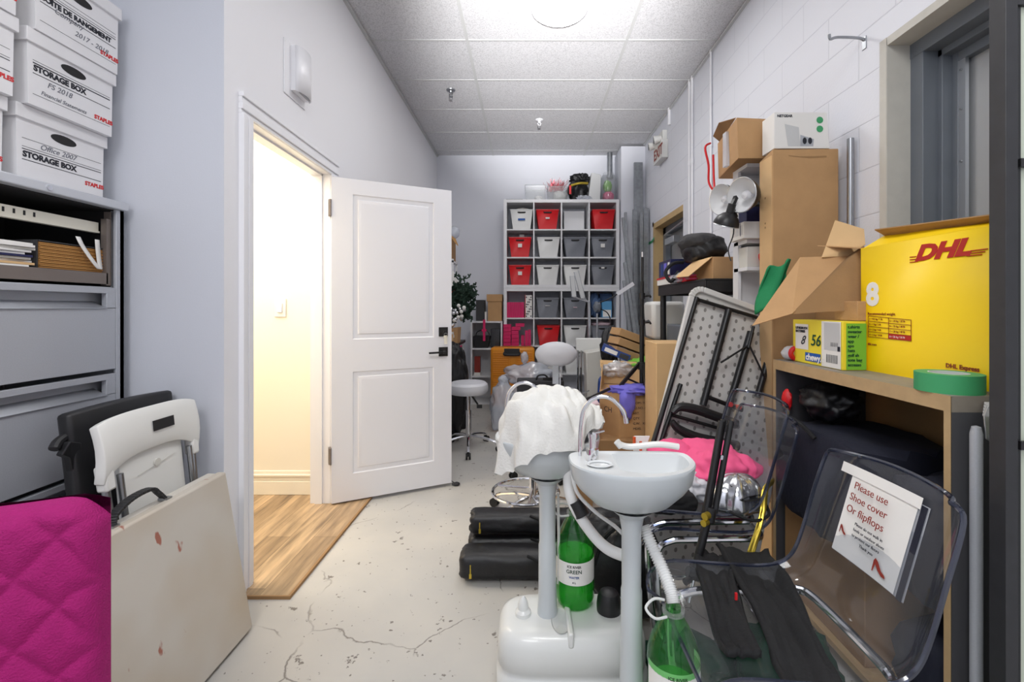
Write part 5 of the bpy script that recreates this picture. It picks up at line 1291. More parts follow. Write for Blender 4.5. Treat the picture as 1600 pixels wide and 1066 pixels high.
# pink books
x, z = cell(0,3)
for k in range(9):
    o = single('pink_book', B().box((-.011,-.07,0),(.011,.10,.195)), 'pink_box', 'thin bright pink book in the row of pink spines, fourth row', 'book', 'bright pink books in the cube shelves'); o.location = (x-.155+.0242*k, KF+.12, z+.0015)
t = T('patterned_box', 'black and white patterned box beside the pink books', 'box', (x+.115,KF+.12,z))
t.part('carton', B().box((x+.07,KF+.03,z+.0015),(x+.152,KF+.25,z+.285)), 'paper', w=True)
pb = B()
for i in range(4):
    for j in range(9):
        if (i*3+j*5) % 4 < 2: pb.box((x+.074+.019*i,KF+.0285,z+.01+.030*j),(x+.088+.019*i,KF+.0299,z+.026+.030*j))
t.part('printed_pattern', pb, 'ink', w=True)
t.part('red_edge', B().box((x+.062,KF+.028,z+.0015),(x+.0695,KF+.25,z+.288)), 'dhl_red', w=True)
x, z = cell(0,4)
zz = 0
for col_, (x0, x1, n, h) in enumerate(((-.160,-.065,6,.045),(-.060,.030,4,.048),(.035,.075,1,.13),(.080,.115,1,.19),(.120,.155,1,.20))):
    for k in range(n):
        o = single('pink_box', B().box((0,0,0),(x1-x0,.16,h-.003)), 'pink_box', 'small flat pink box in the jumbled stacks below the pink books', 'box', 'small pink boxes in the cube shelves')
        o.location = (x+x0+random.uniform(-.002,.002), KF+.02+random.uniform(0,.03)+(.0), z+.0015+k*h)
for k, dx in enumerate((-.05,.0)):
    o = single('pink_box', B().box((0,0,0),(.11,.12,.04)), 'pink_box', 'small flat pink box in the jumbled stacks below the pink books', 'box', 'small pink boxes in the cube shelves'); o.location = (x+dx, KF+.05, z+.0015+.195+.043*k)
# blue clothing cube
x, z = cell(3,3)
single('denim_clothes', B().lump((x-.08,KF+.18,z+.16), (.07,.12,.16), .3, 2.4, 3, 4, flat=z+.0015, fold=.4), 'jean_blue', 'blue denim clothing stuffed in the right cube of the fourth row', 'clothes')
single('slate_pouch', B().box((x-.01,KF+.2,z+.0015),(x+.15,KF+.3,z+.31)), 'jean_blue', 'slate blue packet behind the light blue packet', 'packet', bev=.01)
t = T('light_blue_packet', 'light blue and white packet in the right cube of the fourth row', 'packet', (x+.06,KF+.1,z))
t.part('packet', B().box((x+.0,KF+.08,z+.0015),(x+.125,KF+.16,z+.21)), 'light_blue', w=True, bev=.006)
t.part('white_area', B().box((x+.01,KF+.0775,z+.01),(x+.115,KF+.0799,z+.10)), 'paper', w=True)
x, z = cell(3,4); single('pink_scarf', B().lump((x,KF+.15,z+.262), (.13,.10,.035), .3, 3, 4, 3), 'light_pink', 'pale pink cloth on the grey bin of the right column', 'cloth')
# on top of the shelving
TZ = 2.5923
def clear_tub(x0, x1, z1, label, m='clear_bin', taper=.01, y0=.10, y1=.36):
    t = T('clear_tub', label, 'tub', ((x0+x1)/2, KF+.2, TZ))
    V = [(x0+taper,KF+y0,TZ),(x1-taper,KF+y0,TZ),(x1-taper,KF+y1,TZ),(x0+taper,KF+y1,TZ),(x0,KF+y0-.01,z1),(x1,KF+y0-.01,z1),(x1,KF+y1,z1),(x0,KF+y1,z1)]
    b = B(); b._add(V, [(0,3,2,1),(0,1,5,4),(1,2,6,5),(2,3,7,6),(3,0,4,7)]); t.part('body', b, m, w=True)
    rm = B()
    for i in range(4,8): rm.bar(V[i], V[4+(i-3)%4], .008, .010)
    t.part('rim', rm, 'clear_bin', w=True)
    return t
clear_tub(-.03,.235,TZ+.20,'clear plastic tub with white stuff inside, leftmost on top of the cube shelves')
single('white_bundle', B().lump((.15,KF+.22,TZ+.045), (.055,.06,.045), .2, 3, 3, 3, flat=TZ+.002), 'paper', 'white bundle inside the leftmost clear tub', 'bundle')
clear_tub(.262,.52,TZ+.18,'clear plastic tub with coloured tinsel bursting out of it, on top of the cube shelves')
single('white_plush', B().lump((.42,KF+.22,TZ+.085), (.085,.08,.075), .2, 3, 13, 3, flat=TZ+.002), 'cloth_white', 'white soft toy stuffing inside the tub of tinsel', 'stuffing')
b = B(); rnd = random.Random(3)
for k in range(110):
    p = Vector((.36+rnd.uniform(-.09,.10),KF+.22+rnd.uniform(-.08,.08),TZ+.16)); d = Vector((rnd.gauss(0,.5),rnd.gauss(0,.4),1)).normalized()
    q = p+d*rnd.uniform(.06,.17)+Vector((.03,0,0)); b.bar(p, q, .0035, .001, (0,1,.2))
o = single('tinsel', b, 'tinsel_red', 'red metallic tinsel bursting out of the clear tub', 'tinsel'); o['kind'] = 'stuff'
t = T('black_garbage_bag', 'crumpled black plastic bag with a gold band on top of the cube shelves', 'bag', (.66,KF+.2,TZ))
t.part('bag', B().lump((.655,KF+.20,TZ+.14), (.125,.13,.15), .3, 2.2, 8, 4, flat=TZ+.001, fold=.3).lump((.69,KF+.20,TZ+.30), (.13,.08,.07), .4, 3, 5, 4, fold=.5), 'black_nylon', w=True, sharp=0)
t.part('gold_band', B().tube(smooth([(.56,KF+.08,TZ+.19),(.66,KF+.05,TZ+.21),(.77,KF+.07,TZ+.215)],6), .016, n=8), 'gold', w=True)
t.part('red_tag', B().box((.535,KF+.075,TZ+.08),(.56,KF+.08,TZ+.19)), 'red', w=True)
single('plastic_wrap', B().lump((.72,KF+.06,TZ+.03), (.09,.04,.03), .4, 3, 15, 3, flat=TZ+.001, fold=.4), 'plastic_bag', 'clear plastic wrap in front of the crumpled black bag', 'plastic')
t = T('grey_case', 'flat translucent grey case leaning on top of the cube shelves', 'case', (.85,KF+.2,TZ))
t.part('body', B().hexa([(.775,KF+.06,TZ+.001),(.93,KF+.06,TZ+.001),(.93,KF+.26,TZ+.001),(.775,KF+.26,TZ+.001),(.82,KF+.08,TZ+.36),(.945,KF+.08,TZ+.33),(.945,KF+.24,TZ+.33),(.82,KF+.24,TZ+.36)]), 'dim_white', w=True, bev=.01)
t = T('clear_jar', 'tall clear plastic canister with green and pink things inside, rightmost on the cube shelves', 'canister', (1.05,KF+.17,TZ))
t.part('body', B().lathe([(.001,.001),(.095,.002),(.105,.02),(.105,.28),(.085,.335),(.07,.35),(.07,.37)], n=28), 'clear_bin')
t.part('green_filling', B().lump((-.01,0,.20), (.055,.055,.08), .2, 3, 2, 3), 'lime'); t.part('pink_filling', B().lump((.0,0,.07), (.075,.07,.065), .2, 3, 5, 3), 'hot_pink')
single('black_tray', B().box((-.27,KF+.06,TZ),(-.06,KF+.34,TZ+.012)), 'black_plastic', 'thin black board lying at the left end on top of the cube shelves', 'board')

# ---------------------------------------------------------------- metal studs in the corner
def stud(p0, p1, w_, d_, label, up=(0,-1,0), g='metal studs leaning in the corner'):
    p0, p1 = Vector(p0), Vector(p1); d = (p1-p0).normalized(); u = Vector(up); x = d.cross(u).normalized(); u = x.cross(d)
    b = B()
    b.bar(p0, p1, w_, .004, up)
    for s_ in (-1,1): 
        o = x*s_*(w_/2-.002)-u*d_/2*1
        b.bar(p0+o, p1+o, .004, d_, up)
    single('metal_stud', b, 'galv', label, 'metal stud', g)
stud((1.385,5.60,0),(1.375,5.63,3.02),.105,.035,'widest and tallest grey metal stud standing in the far corner')
stud((1.32,5.50,0),(1.315,5.55,2.42),.05,.03,'shiny metal stud standing just in front of the tallest one')
stud((1.40,5.42,0),(1.43,5.47,2.42),.06,.04,'metal stud against the block wall, right of the shiny one')
stud((1.25,5.55,0),(1.215,5.62,2.40),.028,.03,'narrow metal stud left of the tallest one')
stud((1.40,5.30,.0),(1.19,5.64,2.34),.04,.03,'slanting metal stud whose top rests beside the cube shelves')
stud((1.36,5.20,.0),(1.20,5.60,1.78),.035,.03,'lower slanting metal stud beside the cube shelves')
stud((1.28,5.25,.0),(1.17,5.50,1.55),.035,.03,'short slanting metal stud behind the light stand')
stud((1.36,5.36,0),(1.355,5.40,2.35),.03,.03,'thin upright metal stud in the middle of the bundle')

# ---------------------------------------------------------------- orange suitcase
t = T('orange_suitcase', 'large orange hard-shell suitcase with ribbed sides and a black handle', 'suitcase', (-.17,5.40,0))
t.part('shell', B().box((-.43,5.30,.055),(.085,5.55,.755)), 'orange_case', w=True, bev=.03)
rbs = B()
for k in range(24):
    z = .10+.0255*k
    for x0, x1 in ((-.405,-.22),(-.12,.06)): rbs.box((x0,5.294,z),(x1,5.302,z+.008))
for x0, x1 in ((-.22,-.205),(-.135,-.12)): rbs.box((x0,5.293,.08),(x1,5.302,.73))
t.part('ribs', rbs, 'orange_case', w=True, bev=.002)
t.part('handle', B().tube(smooth([(-.265,5.295,.70),(-.26,5.275,.675),(-.10,5.275,.675),(-.095,5.295,.70)],4), .012, n=8).box((-.27,5.288,.66),(-.09,5.296,.745)), 'black_plastic', w=True)
for x in (-.40,.055):
    t.part('wheel', B().cyl((x-.012,5.33,.028),(x+.012,5.33,.028),.028).cyl((x,5.33,.028),(x,5.34,.06),.012), 'black_plastic', w=True)
    t.part('wheel', B().cyl((x-.012,5.52,.028),(x+.012,5.52,.028),.028), 'black_plastic', w=True)
t.part('zip_line', B().box((-.432,5.42,.06),(.088,5.43,.757)), 'black_plastic', w=True)
# small white bookcase at the left of it
t = T('small_white_shelf', 'small white two-column shelf standing left of the cube shelves', 'shelf unit', (-.53,5.92,0))
q0, q1, f0, f1, h = -.715, -.315, 5.74, 6.10, 1.05
for x in (q0, q1-.02): t.part('side_panel', B().box((x,f0,0),(x+.02,f1,h-.02)), 'white_lam', w=True)
for z in (0,.34,.69,h-.02): t.part('shelf', B().box((q0+(0 if z > 1 else .02),f0,z),(q1-(0 if z > 1 else .02),f1,z+.02)), 'white_lam', w=True)
t.part('back_panel', B().box((q0+.02,f1-.006,0),(q1-.02,f1,h-.02)), 'white_lam', w=True)
t = T('black_basket', 'black handled basket with a pink ribbon in the small white shelf', 'basket', (-.58,5.85,.7115))
t.part('body', B().hexa([(-.665,5.76,.7115),(-.50,5.76,.7115),(-.50,5.92,.7115),(-.665,5.92,.7115),(-.685,5.75,.86),(-.475,5.75,.86),(-.475,5.93,.86),(-.685,5.93,.86)]), 'black_plastic', w=True)
t.part('handle', B().tube(smooth([(-.66,5.84,.86),(-.64,5.84,.91),(-.55,5.84,.94),(-.50,5.84,.90),(-.49,5.84,.86)],4), .006, n=6), 'black_plastic', w=True)
t.part('ribbon', B().box((-.56,5.735,.80),(-.53,5.74,1.07)).box((-.575,5.733,.92),(-.515,5.739,.95)), 'pink_box', w=True, label='pink ribbon')
single('grey_packet', B().box((-.47,5.80,.7115),(-.35,5.95,.95)), 'smoky', 'smoky clear packet beside the black basket', 'packet', bev=.01)
t = T('red_lantern', 'small dark red checked box in the lower part of the small white shelf', 'box', (-.62,5.8,.3615))
t.part('body', B().box((-.67,5.76,.4),(-.60,5.84,.60)), 'dark_red_ink', w=True); t.part('base', B().box((-.675,5.755,.3615),(-.595,5.845,.40)), 'paper', w=True)
single('charcoal_box', B().box((-.66,5.84,1.0515),(-.55,6.0,1.32)), 'charcoal', 'tall charcoal box on top of the small white shelf', 'box', bev=.002)
t = T('lidded_carton', 'brown cardboard box with a lid on top of the small white shelf', 'cardboard box', (-.42,5.9,1.0515))
t.part('carton', B().box((-.50,5.77,1.0515),(-.325,6.03,1.36)), 'card', w=True); t.part('lid', B().box((-.515,5.76,1.30),(-.318,6.04,1.39)), 'card', w=True, bev=.002)
single('white_tube', B().cyl((-.53,5.80,1.0515),(-.53,5.80,1.17),.014), 'paper', 'small white tube standing between the charcoal box and the lidded carton', 'tube')

# ---------------------------------------------------------------- things partly hidden behind the open door
t = T('low_table', 'low black topped table behind the open white door', 'table', (-.98,4.75,0))
t.part('tabletop', B().box((-1.20,4.40,.83),(-.70,5.15,.86)), 'black_plastic', w=True)
t.part('drawer_front', B().box((-.86,4.40,.70),(-.71,4.41,.83)), 'charcoal', w=True)
for x, y in ((-1.17,4.43),(-.73,4.43),(-1.17,5.12),(-.73,5.12)): t.part('leg', B().box((x-.015,y-.015,0),(x+.015,y+.015,.83)), 'white_lam', w=True)
t.part('lower_shelf', B().box((-1.18,4.45,.40),(-.75,5.10,.42)), 'white_lam', w=True)
single('garland_carton', B().hexa([(-.86,4.55,.8605),(-.70,4.55,.8605),(-.70,4.75,.8605),(-.86,4.75,.8605),(-.88,4.53,1.0),(-.695,4.53,1.02),(-.695,4.77,1.02),(-.88,4.77,1.0)]), 'card', 'brown box holding the green garland behind the open door', 'cardboard box')
t = T('christmas_garland', 'bushy dark green artificial garland with silver baubles behind the open door', 'garland', (-.75,4.7,1.0))
b = B(); rnd = random.Random(11)
for k in range(420):
    c_ = rnd.choice([(-.70,4.72,1.40,.12),(-.62,4.72,1.36,.10),(-.78,4.70,1.24,.12),(-.66,4.70,1.20,.10)])
    p = Vector((c_[0]+rnd.gauss(0,c_[3]*.45), c_[1]+rnd.gauss(0,.05), c_[2]+rnd.gauss(0,c_[3]*.5)))
    for j in range(5):
        d = Vector((rnd.gauss(0,1),rnd.gauss(0,1),rnd.gauss(0,1))).normalized(); b.bar(p, p+d*rnd.uniform(.02,.04), .013, .002, (0,1,.3))
for k in range(60):
    a_ = k/59; b.cyl((-.80+.2*a_,4.72,1.05+.35*a_),(-.797+.2*a_,4.72,1.056+.35*a_),.02,n=6)
b.tube(smooth([(-.79,4.66,1.0),(-.74,4.68,1.18),(-.68,4.72,1.35),(-.60,4.72,1.42)],5), .02, n=6)
o = t.part('foliage', b, 'tree_green', w=True); o['kind'] = 'stuff'
for k in range(26):
    x = rnd.uniform(-.82,-.63); z = 1.04+rnd.uniform(0,.17)+(.06 if x > -.72 else .0)
    t.part('bauble', B().lathe([(.001,-.02),(.014,-.014),(.02,0),(.014,.014),(.001,.02)], (x,4.60+rnd.uniform(-.03,.02),z), n=10), 'silver_ball' if k%3 else 'paper', w=True)
t = T('white_picture_board', 'white board with a red printed mark leaning above the garland behind the door', 'board', (-.84,4.75,1.36))
t.part('board', B().poly([W(703,440,4.85),W(707,423,4.85),W(719,448,4.80),W(716,462,4.78),W(703,472,4.80)], .02), 'paper', w=True)
t.part('red_mark', B().poly([W(705,458,4.76),W(709,450,4.76),W(714,456,4.75),W(711,463,4.75),W(706,466,4.76)]), 'red_ink', w=True)
t = T('tall_white_rack', 'thin white rack mostly hidden behind the open door', 'rack', (-1.0,5.15,0))
for x in (-1.19,-.865): t.part('post', B().box((x,5.2,0),(x+.02,5.22,1.78)), 'white_lam', w=True)
for z in (1.35,1.74): t.part('shelf', B().box((-1.19,5.2,z),(-.845,5.5,z+.02)), 'white_lam', w=True)
for x in (-1.19,-.865): t.part('post', B().box((x,5.48,0),(x+.02,5.50,1.78)), 'white_lam', w=True)
single('rack_carton', B().box((-1.15,5.22,1.7605),(-.86,5.46,2.02)), 'card_dark', 'brown carton on top of the thin white rack behind the door', 'cardboard box')
single('straw_bow', B().poly([(-.875,5.20,2.05),(-.82,5.20,2.01),(-.79,5.20,1.93),(-.80,5.20,1.93),(-.84,5.20,1.98),(-.87,5.20,2.02)], .01), 'rattan', 'straw coloured bow hanging off the rack carton', 'bow')
single('white_foam_head', B().lump((-.86,5.32,2.10), (.07,.06,.075), .08, 2, 3, 3), 'plastic_bag', 'pale translucent packet on the rack carton behind the door', 'packet')
single('garment_bag', B().lump((-.70,4.22,.46), (.15,.12,.47), .16, 2.2, 3, 5, flat=.0, box=.25, fold=.15), 'black_nylon', 'tall black shiny garment bag just behind the edge of the open door', 'bag')
t = T('magazine_pile', 'pile of printed leaflets and small boxes behind the open door handle', 'papers', (-.76,4.3,.72))
single('red_fabric', B().poly([(-.70,4.62,.83),(-.665,4.62,.84),(-.665,4.62,.62),(-.68,4.62,.50),(-.70,4.62,.52)], .01), 'pink_box', 'strip of crimson fabric hanging below the black table top', 'fabric')
t.part('leaflets', B().box((-.80,4.30,.93),(-.71,4.42,.955)).box((-.79,4.30,.955),(-.715,4.42,.985)), 'paper', w=True)
t.part('small_carton', B().box((-.775,4.24,.9305-.02),(-.70,4.299,.98-.01)), 'card_light', w=True)
single('power_cable', B().tube(smooth([(-.60,3.35,.004),(-.56,3.30,.004),(-.55,3.22,.006),(-.50,3.14,.01)],6), .003, n=6).lump((-.49,3.12,.012), (.03,.02,.012), .2, 3, 3, 2, flat=.001), 'black_plastic', 'black cable and plug lying on the floor beside the open door', 'cable')

# ---------------------------------------------------------------- salon stools
def caster_base(t, cx, cy, zc, r, a0, hub=.10):
    for k in range(5):
        a_ = a0+k*2*PI/5; d = Vector((math.cos(a_), math.sin(a_), 0)); c = Vector((cx,cy,0))
        t.part('leg', B().tube(smooth([c+Vector((0,0,hub+.02)), c+d*r*.4+Vector((0,0,hub+.01)), c+d*r*.85+Vector((0,0,hub-.02)), c+d*r+Vector((0,0,hub-.045))],4), .012, n=8), 'chrome', w=True)
        p = c+d*r; s_ = Vector((-d.y,d.x,0))
        t.part('caster', B().cyl(p+s_*.006+Vector((0,0,.026)), p+s_*.020+Vector((0,0,.026)), .026, n=14).cyl(p-s_*.020+Vector((0,0,.026)), p-s_*.006+Vector((0,0,.026)), .026, n=14).cyl(p+Vector((0,0,.026)), p+Vector((0,0,.06)), .008), 'rubber', w=True)
def cushion(cx, cy, z, r, th):
    return B().lathe([(.001,-.002),(r*.9,0),(r*.98,th*.2),(r,th*.5),(r*.97,th*.8),(r*.85,th),(.001,th*1.08)], (cx,cy,z), n=36)
t = T('round_stool', 'white round salon stool on chrome casters beside the open door', 'stool', (-.46,3.90,0))
t.part('seat', cushion(-.507,3.92,.485,.17,.095), 'white_vinyl', w=True)
t.part('gas_lift', B().cyl((-.507,3.92,.10),(-.507,3.92,.34),.024).cyl((-.507,3.92,.34),(-.507,3.92,.485),.015), 'chrome', w=True)
t.part('lever', B().bar((-.48,3.90,.47),(-.42,3.86,.40),.012,.01).cbox((-.405,3.85,.385),(.045,.01,.03)), 'black_plastic', w=True)
caster_base(t, -.507, 3.92, 0, .27, -1.45)
t = T('salon_chair', 'white salon chair with an oval backrest and chrome frame in the middle of the room', 'chair', (.22,3.6,0))
t.part('backrest', B().lathe([(.001,-.045),(.6,-.04),(.9,-.02),(1,.0),(.9,.02),(.6,.04),(.001,.045)], M=Matrix.Translation((.235,3.72,.84)) @ Matrix.Rotation(PI/2,4,'X') @ Matrix.Diagonal((.172,.103,1,1)), n=40), 'white_vinyl', w=True)
t.part('back_bracket', B().box((.205,3.70,.60),(.255,3.72,.80)), 'alu', w=True)
t.part('back_post', B().box((.262,3.71,.52),(.272,3.73,.80)), 'chrome', w=True)
t.part('seat', cushion(.20,3.50,.50,.22,.085), 'white_vinyl', w=True)
t.part('gas_lift', B().cyl((.20,3.50,.10),(.20,3.50,.50),.02), 'chrome', w=True)
t.part('lever', B().bar((.30,3.45,.52),(.46,3.40,.60),.02,.008), 'steel', w=True)
caster_base(t, .14, 3.42, 0, .30, -2.5)
t = T('drafting_stool', 'chrome footring stool hidden under the towel basin, only its ring and base showing', 'stool', (.03,2.66,0))
t.part('seat', cushion(.03,2.66,.50,.17,.08), 'white_vinyl', w=True)
t.part('gas_lift', B().cyl((.03,2.66,.08),(.03,2.66,.50),.02), 'chrome', w=True)
rg = t.part('foot_ring', B().tube([Vector((-.01+.19*math.cos(i*PI/18), 2.62+.19*math.sin(i*PI/18), .165)) for i in range(36)], .009, n=8, closed=True), 'chrome', w=True)
for a_ in (2.7,4.8,.5): t.part('spoke', B().cyl((.03,2.66,.165),(-.01+.19*math.cos(a_),2.62+.19*math.sin(a_),.165),.007), 'chrome', rg, w=True)
caster_base(t, .03, 2.66, 0, .27, 2.6)

# ---------------------------------------------------------------- middle clutter
t = T('charcoal_case', 'charcoal fabric covered case with a black handle standing among plastic bags', 'case', (.1,4.2,0))
t.part('body', B().box((-.095,4.10,.0),(.33,4.30,.56)), 'charcoal', w=True, bev=.008)
t.part('handle', B().tube(smooth([(.08,4.15,.56),(.10,4.15,.60),(.16,4.15,.605),(.20,4.15,.56)],4), .008, n=8), 'black_plastic', w=True)
t.part('handle', B().bar((.14,4.14,.575),(.32,4.14,.575),.03,.02).cbox((.21,4.125,.575),(.035,.004,.018)), 'black_plastic', w=True)
single('plastic_bag', B().lump((-.235,4.50,.24), (.14,.12,.25), .2, 2.2, 4, 4, flat=.0, fold=.35).lump((-.24,4.5,.50), (.05,.04,.05), .4, 3, 5, 3, fold=.5), 'plastic_bag', 'knotted translucent plastic bag standing in front of the orange suitcase', 'bag')
single('plastic_bag', B().lump((.03,4.75,.52), (.26,.14,.12), .25, 2.5, 14, 4, fold=.4).lump((-.03,4.72,.70), (.04,.03,.06), .4, 3, 5, 3, fold=.5).lump((.0,4.75,.21), (.22,.14,.22), .2, 2, 7, 4, flat=.0), 'plastic_bag', 'larger tied plastic bag heaped between the suitcase and the salon chair', 'bag')
t = T('white_folding_chair', 'white folding chair standing folded near the cube shelves', 'folding chair', (.62,4.5,0))
t.part('backrest', B().box((.48,4.50,.78),(.86,4.53,.92)), 'white_plastic', w=True, bev=.01)
t.part('grip', B().box((.735,4.494,.86),(.835,4.4995,.895)), 'charcoal', w=True, label='dark grip pad')
for x in (.50,.53): t.part('leg', B().tube([(x,4.50,.80),(x,4.49,.40),(x,4.50,.012)], .011, n=8), 'chrome', w=True)
for x in (.84,): t.part('leg', B().tube([(x,4.50,.80),(x,4.50,.012)], .011, n=8), 'chrome', w=True)
t = T('wastebasket', 'tall off-white plastic wastebasket beside the salon chair', 'bin', (.67,4.35,0))
t.part('body', B().hexa([(.56,4.26,.30),(.72,4.26,.30),(.72,4.44,.30),(.56,4.44,.30),(.545,4.24,.80),(.78,4.24,.84),(.78,4.46,.84),(.545,4.46,.80)]).box((.57,4.27,0),(.71,4.43,.30)), 'offwhite', w=True, bev=.01)
single('blue_bottle_bag', B().lump((.655,3.95,.47), (.05,.05,.17), .2, 2.5, 9, 3, fold=.2).cyl((.655,3.95,0),(.655,3.95,.35),.06), 'blue_box', 'blue and clear plastic bag standing left of the brown cartons', 'bag')
# brown cartons
t = T('open_top_carton', 'brown cardboard box with printed lines and its lid open, under the violet cloth', 'cardboard box', (.72,3.2,.36))
cz0, cz1 = .37, .655
c = [(.495,3.12),(.605,2.98),(.845,3.02),(.86,3.32),(.56,3.40)]
V = [Vector((x,y,cz0)) for x,y in c]+[Vector((x,y,cz1)) for x,y in c]
b = B(); b._add(V, [(4,3,2,1,0)]+[(i,(i+1)%5,5+(i+1)%5,5+i) for i in range(5)]+[(5,6,7,8,9)])
t.part('carton', b, 'card', w=True)
t.part('flap', B().poly([(.50,3.14,cz1),(.57,3.40,cz1),(.56,3.44,cz1+.15),(.52,3.15,cz1+.17)], .004), 'card_light', w=True)
t.part('flap', B().poly([(.56,3.41,cz1),(.86,3.33,cz1),(.87,3.37,cz1+.16),(.55,3.45,cz1+.17)], .004), 'card_light', w=True)
nrm = Vector((.24,.04,0)).normalized()
for i, tx in enumerate(('NOM / NO. 2','PO.NO. / G.W.','ART.','QTY.','G.W.   KGS','MEAS.')): t.text('lettering', tx, .022, (.695,2.9935,.585-.034*i), nrm, (0,0,1), 'ink')
t.text('lettering', 'CH', .05, (.52,3.088,.52), (.11,-.14,0), (0,0,1), 'ink')
single('lower_carton', B().box((.42,2.92,.22),(.83,3.30,.3695)), 'card_dark', 'brown box directly under the carton with printed lines', 'cardboard box', bev=.003)
single('bottom_carton', B().box((.40,2.88,0),(.86,3.34,.2195)), 'card', 'lowest brown box of the stack under the violet cloth', 'cardboard box', bev=.003)
single('violet_cloth', B().lump((.70,3.05,.672), (.15,.10,.035), .25, 2.6, 12, 4, fold=.5).lump((.65,2.965,.60), (.055,.03,.10), .2, 2.6, 3, 3, fold=.4).lump((.84,3.10,.675), (.08,.08,.025), .2, 3, 5, 3, fold=.4), 'violet_cloth', 'violet blue shirt draped over the open brown carton', 'shirt')
single('pink_paper_bag', B().box((.40,2.95,.371),(.47,3.10,.60)), 'light_pink', 'pale pink paper bag beside the open brown carton', 'bag', bev=.006)
single('folded_cushion', B().lump((.345,2.80,.50), (.075,.07,.05), .2, 2.4, 6, 4, fold=.3).lump((.36,2.82,.40), (.06,.06,.06), .2, 2.4, 16, 3, fold=.3), 'white_vinyl', 'white folded cushion piled right of the towel-covered basin', 'cushion')
single('cushion_carton', B().box((.27,2.72,0),(.39,2.90,.345)), 'card_dark', 'narrow brown box holding up the folded white cushion', 'cardboard box')
t = T('black_rod', 'short black tube pointing diagonally above the towel basin', 'tube', (.44,2.75,.7))
t.part('tube', B().cyl(W(918,624,2.76), W(952,608,3.02), .010), 'black_metal', w=True); t.part('tip', B().cyl(W(915,626,2.74),W(921,623,2.78), .013), 'black_plastic', w=True)
single('standing_carton', B().box((.765,2.70,0),(.965,2.96,1.01)), 'card_light', 'tall plain cardboard box left of the big folded table', 'cardboard box', bev=.004)
single('support_carton', B().box((.72,3.72,0),(1.0,4.15,.66)), 'card_dark', 'brown carton under the heap of flat boxes', 'cardboard box')
for k, (x, z, a_) in enumerate(((.86,.835,.0),(.845,.765,.05),(.835,.695,-.03))):
    o = single('flat_carton', B().box((-.19,-.11,0),(.19,.11,.058)), 'card', 'flat brown mailing box in the sloping pile of three, %s' % ('topmost','in the middle','lowest')[k], 'cardboard box', 'flat brown mailing boxes', bev=.003)
    o.location = (x,3.62,z+.11); o.rotation_euler = (0, ang(20), a_+ang(8))
t = T('blue_carton', 'blue printed box lying crooked beside the flat brown mailing boxes', 'box', (.7,3.45,.7))
bm_ = B().box((-.11,-.09,0),(.11,.09,.05)); o = t.part('carton', bm_, 'blue_box'); t.part('printed_area', B().box((-.09,-.0925,.01),(.01,-.0901,.04)), 'paper'); t.part('printed_area', B().box((.03,-.0925,.008),(.10,-.0901,.042)), 'charcoal')
t.o.location = (.68,3.55,.85); t.o.rotation_euler = (0,ang(22),ang(-10))
single('green_packets', B().lump((.90,3.42,.79), (.12,.08,.06), .3, 3, 3, 4, fold=.5), 'lime', 'bright green packets below the flat brown mailing boxes', 'packets')
single('clear_packets', B().lump((.68,3.40,.76), (.12,.07,.055), .3, 3, 8, 4, fold=.5), 'plastic_bag', 'clear plastic packets spilling from the open brown carton', 'packets')
single('black_ring_bag', B().lump((.735,4.06,.86), (.08,.07,.18), .25, 2.2, 3, 4, flat=.6605), 'black_nylon', 'small black bag standing behind the flat brown mailing boxes', 'bag')
t = T('wall_socket', 'cream electrical socket fixed low near the metal studs', 'socket', (1.16,5.69,.86))
t.part('plate', B().box((1.19,5.684,.80),(1.27,5.699,.93)), 'plug_cream', w=True, bev=.002); t.part('outlet', B().box((1.215,5.6815,.845),(1.245,5.6839,.885)), 'offwhite', w=True)

# tripod light stand
t = T('tripod_stand', 'black tripod light stand rising from the brown cartons', 'light stand', (.78,3.10,.66))
cx, cy = .78, 3.10
t.part('pole', B().cyl((cx,cy,.67),(cx,cy,1.12),.016).cyl((cx,cy,1.12),(cx+.002,cy,1.40),.012).cyl((cx+.002,cy,1.40),(cx+.004,cy,1.565),.009), 'black_metal', w=True)
for z in (1.12,1.30): t.part('collar', B().cyl((cx,cy,z-.02),(cx,cy,z+.02),.021).cyl((cx,cy,z),(cx+.045,cy-.01,z+.005),.010).cyl((cx+.045,cy-.01,z),(cx+.052,cy-.01,z+.005),.018), 'black_plastic', w=True)
t.part('spigot', B().cyl((cx+.004,cy,1.565),(cx+.004,cy,1.60),.006), 'chrome', w=True)
t.part('hub', B().cyl((cx,cy,.80),(cx,cy,.85),.028), 'black_plastic', w=True)
for a_, r_ in ((200,.20),(-88,.20),(50,.20)):
    d = Vector((math.cos(ang(a_)), math.sin(ang(a_)), 0)); c = Vector((cx,cy,0))
    e = c+d*r_+Vector((0,0,.668)) if a_ != -88 else c+d*.21+Vector((0,0,.50))
    o = t.part('leg', B().bar(c+d*.02+Vector((0,0,.84)), e, .016, .022), 'black_metal', w=True)
    t.part('brace', B().bar(c+d*.015+Vector((0,0,.70)), (c+d*.02+Vector((0,0,.84))).lerp(e,.55), .008, .012), 'black_metal', o, w=True)
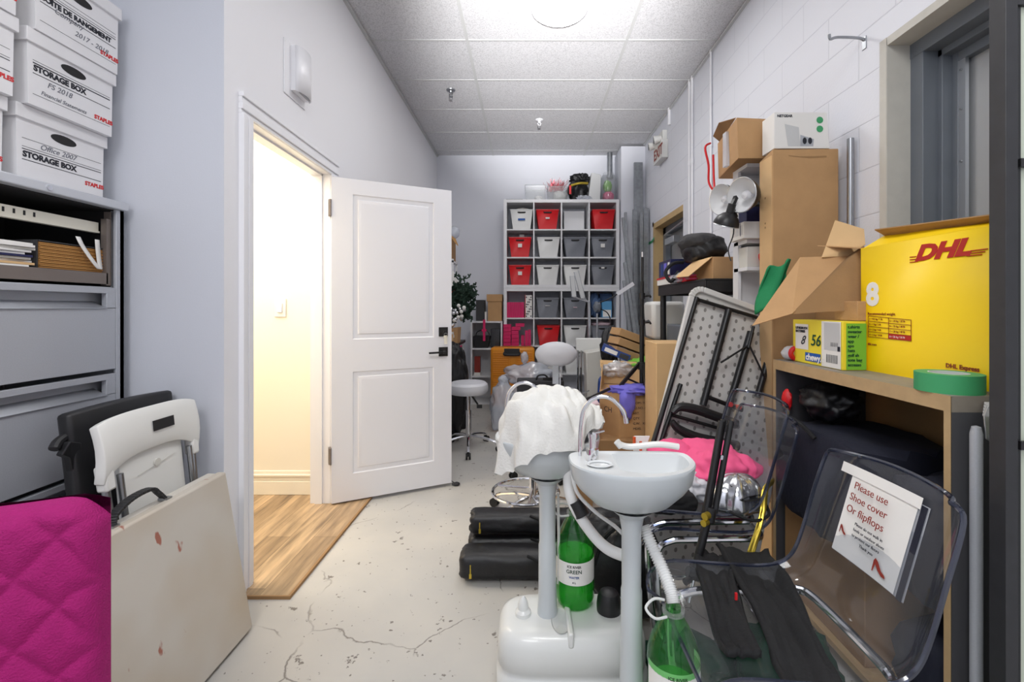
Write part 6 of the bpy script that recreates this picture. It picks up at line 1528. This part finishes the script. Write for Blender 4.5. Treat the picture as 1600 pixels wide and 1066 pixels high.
# desk light panels in front of the shelving
def led(px0, py0, px1, py1, base, Y, label, tilt=.0):
    t = T('panel_lamp', label, 'lamp', tuple(W(base[0],base[1],Y)), 0, 'slim lamp panels on thin arms')
    a_, c_ = W(px0,py0,Y), W(px1,py1,Y)
    t.part('panel', B().bar(a_, c_, .055, .012, (0,-1,0)), 'steel', w=True, bev=.002)
    t.part('diffuser', B().bar(a_+Vector((0,-.007,0)), c_+Vector((0,-.007,0)), .042, .002, (0,-1,0)), 'dim_white', w=True)
    t.part('arm', B().tube([c_, W(base[0]-1,base[1]-40,Y), W(base[0],base[1],Y)], .008, n=6), 'alu', w=True)
    return t
Yl = 4.95
t = led(894,431,897,464,(920,512),Yl,'slim grey lamp panel in front of the cube shelves, the lower and left one')
t = led(900,424,911,466,(922,512),Yl,'slim grey lamp panel in front of the cube shelves, the higher and right one')
single('lamp_stand', B().cyl(W(921,515,Yl),(W(921,515,Yl).x,Yl,0),.011).cyl((W(921,515,Yl).x,Yl,0),(W(921,515,Yl).x,Yl,.02),.12).cyl(W(921,508,Yl),W(921,524,Yl),.02), 'alu', 'silver stand carrying the two slim lamp panels', 'stand')
t = T('gooseneck_lamp', 'bright bar lamp on a black arm and silver stand, before the right column of cubes', 'lamp', tuple(W(934,540,4.9)))
t.part('stand', B().cyl(W(933,490,4.9),(W(933,490,4.9).x,4.9,0),.010), 'alu', w=True)
t.part('head', B().bar(W(964,460,4.9), W(990,443,4.9), .04, .014, (0,-1,0)), 'trim_white', w=True)
t.part('arm', B().tube(smooth([W(933,474,4.9),W(950,468,4.9),W(966,459,4.9)],5), .007, n=6), 'black_metal', w=True)
t.part('gooseneck', B().tube(smooth([W(935,482,4.9),W(948,488,4.9),W(954,500,4.9),W(955,512,4.9)],5), .006, n=6), 'black_metal', w=True)
t.part('clamp', B().lump(W(933,480,4.9), (.04,.03,.06), .3, 3, 2, 3), 'steel_blue', w=True)
t.part('weight', B().lump(W(956,514,4.9), (.035,.03,.035), .2, 3, 2, 3), 'charcoal', w=True)
